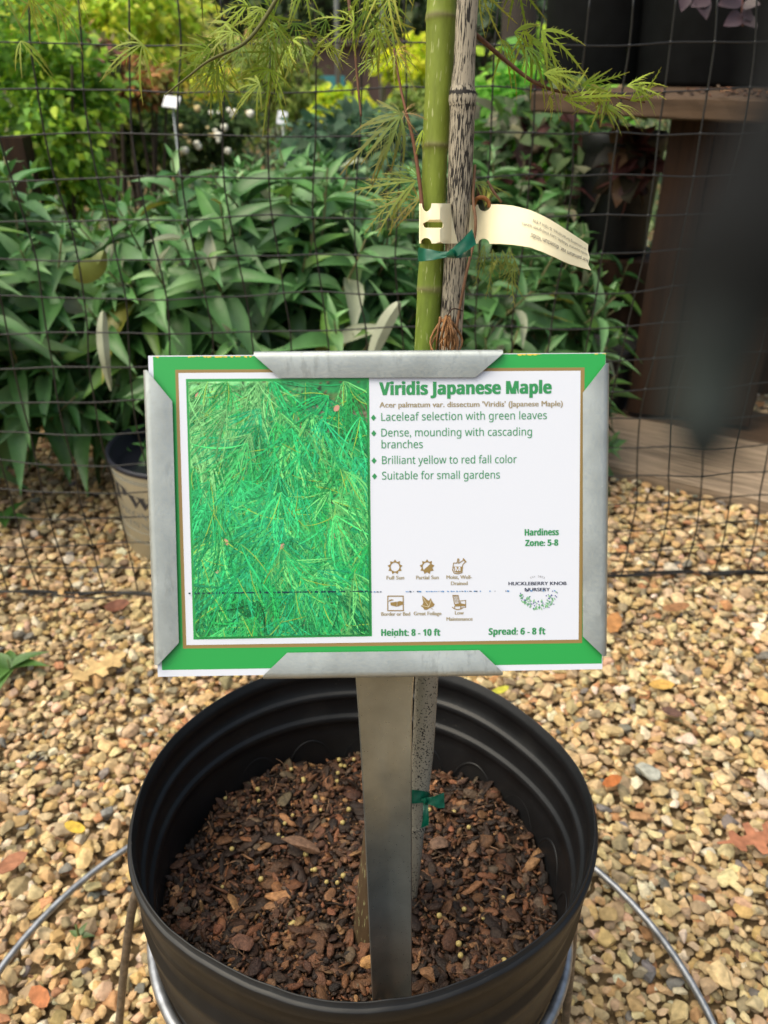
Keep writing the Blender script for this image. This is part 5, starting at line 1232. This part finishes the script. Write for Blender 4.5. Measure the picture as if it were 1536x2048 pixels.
flat_leaf('fallen_leaf', 'orange brown leaf on gravel close to the right side flap', SCRAP, 1228, 1245, .022, 1.2, (.36, .17, .06), z=.016, tilt=(.1, .2))
flat_leaf('fallen_leaf', 'brown leaf on the upper right gravel', OVAL, 1352, 1215, .020, .3, (.26, .13, .06), z=.016)
flat_leaf('fallen_leaf', 'small yellow leaf behind the right pot rim on the gravel', OVAL, 1000, 1381, .012, .5, (.42, .40, .05), z=.016)
flat_leaf('fallen_leaf', 'ochre leaf near the upper right of the gravel', SCRAP, 1325, 1370, .018, .1, (.50, .30, .08), z=.016)
flat_leaf('fallen_leaf', 'brown stained leaf at the left edge beside the wire hoop', SCRAP, 25, 1725, .018, .9, (.30, .13, .07), z=.016)
flat_leaf('fallen_leaf', 'dark dry leaf on gravel at the upper right', SCRAP, 1345, 1425, .014, -.5, (.11, .06, .045), z=.016)
p = pg(1296, 1540, .014); V, Fc = rock(3, np.random.default_rng(1), 10, 30); m = MB(); m.add(V * A([.014, .012, .0035]) @ A([[.9, .3, 0], [-.3, .9, 0], [0, .15, 1]]).T + p, Fc, (.36, .36, .31)); tag(m.build('slate_chip', M_STONE), 'flat pale grey stone chip lying on the gravel right of the pot', 'stone')
rg = np.random.default_rng(55); crumb = None
for k in range(34):
    u, v = (rg.uniform(0, 300), rg.uniform(1150, 2000)) if k % 2 else (rg.uniform(1200, 1530), rg.uniform(1080, 2030))
    p = pg(u, v, .013)
    if crumb is None:
        VV, FF = fillflat(SCRAP, .3); m = MB(); m.add(np.stack([VV[:, 0] * .006, VV[:, 1] * .005, .0012 * np.sin(VV[:, 0] * 4) + .001 * VV[:, 1]], -1), FF, (.16, .085, .045)); o = m.build('leaf_crumb', M_DRY, frame=Matrix.Identity(4)); crumb = o.data
    else: o = bpy.data.objects.new('leaf_crumb', crumb); COL.objects.link(o)
    o.matrix_basis = Matrix.Translation(Vector(p)) @ Matrix.Rotation(rg.uniform(0, 6.28), 4, 'Z') @ Matrix.Rotation(rg.normal(0, .4), 4, 'X') @ Matrix.Diagonal((rg.uniform(.5, 1.5), rg.uniform(.4, 1.3), 1, 1))
    tag(o, 'small brown crumb of dead leaf lying among the gravel stones', 'leaf crumb', 'leaf crumbs on the gravel')
def weed(label, u, v, leaves, size, col, seed):
    rg = np.random.default_rng(seed); p = pg(u, v, .005); o = thing('weed', label, 'weed', p); m = MB()
    for k in range(leaves):
        a = k * 2.4 + rg.uniform(0, .5); d = A([math.cos(a), math.sin(a), rg.uniform(.25, .9)]); put_leaves(m, LT[rg.integers(1, 3)], (p + A([0, 0, .004]))[None], d[None], A([[-d[0] * .5, -d[1] * .5, 1]]), A([size * rg.uniform(.7, 1.1)]), A([size * .2]), A([A(col) * rg.uniform(.7, 1.2)]))
    m.build('leaves', M_LEAF, o); s = MB(); V, Fc = tube([p, p + A([0, 0, .02])], .001, 5); s.add(V, Fc, (.1, .13, .04)); s.build('stem', M_WOODY, o)
weed('green weed sprouting from the gravel at the left edge below the net', 22, 1345, 9, .045, (.09, .19, .045), 1)
weed('small green weed at the left edge just behind the net', 12, 1045, 7, .045, (.06, .16, .03), 2)
weed('tiny weed on the gravel left of the pot stand', 160, 1880, 4, .014, (.10, .16, .05), 3)

# dark strap end hanging close to the lens
m = MB(); zs = .024
P = smoothpath([px(1406, 950, zs), px(1409, 872, zs), px(1418, 760, zs), px(1452, 620, zs), px(1520, 440, zs), px(1620, 260, zs), px(1720, 60, zs), px(1820, -200, zs)], 6)
rad = np.interp(np.linspace(0, 1, len(P)), [0, .03, .1, .35, .6, 1], A([18, 38, 58, 100, 140, 175])) / F * zs
rad = rad * (1 + .12 * np.sin(np.linspace(0, 16, len(P))) + .06 * np.sin(np.linspace(2, 39, len(P)))); V, Fc = tube(P, rad, 16)
k = np.exp(-((np.linspace(0, 1, len(P)) - .24) / .13) ** 2)[:, None]; cc = A([.004, .0045, .005]) * (1 - k) + A([.024, .031, .030]) * k; cc = np.r_[np.repeat(cc, 16, 0), cc[:1], cc[-1:]]; m.add(V, Fc, cc)
tag(m.build('strap_end', M_STRAP), 'blurred dark strap end hanging close to the lens at the right', 'strap')
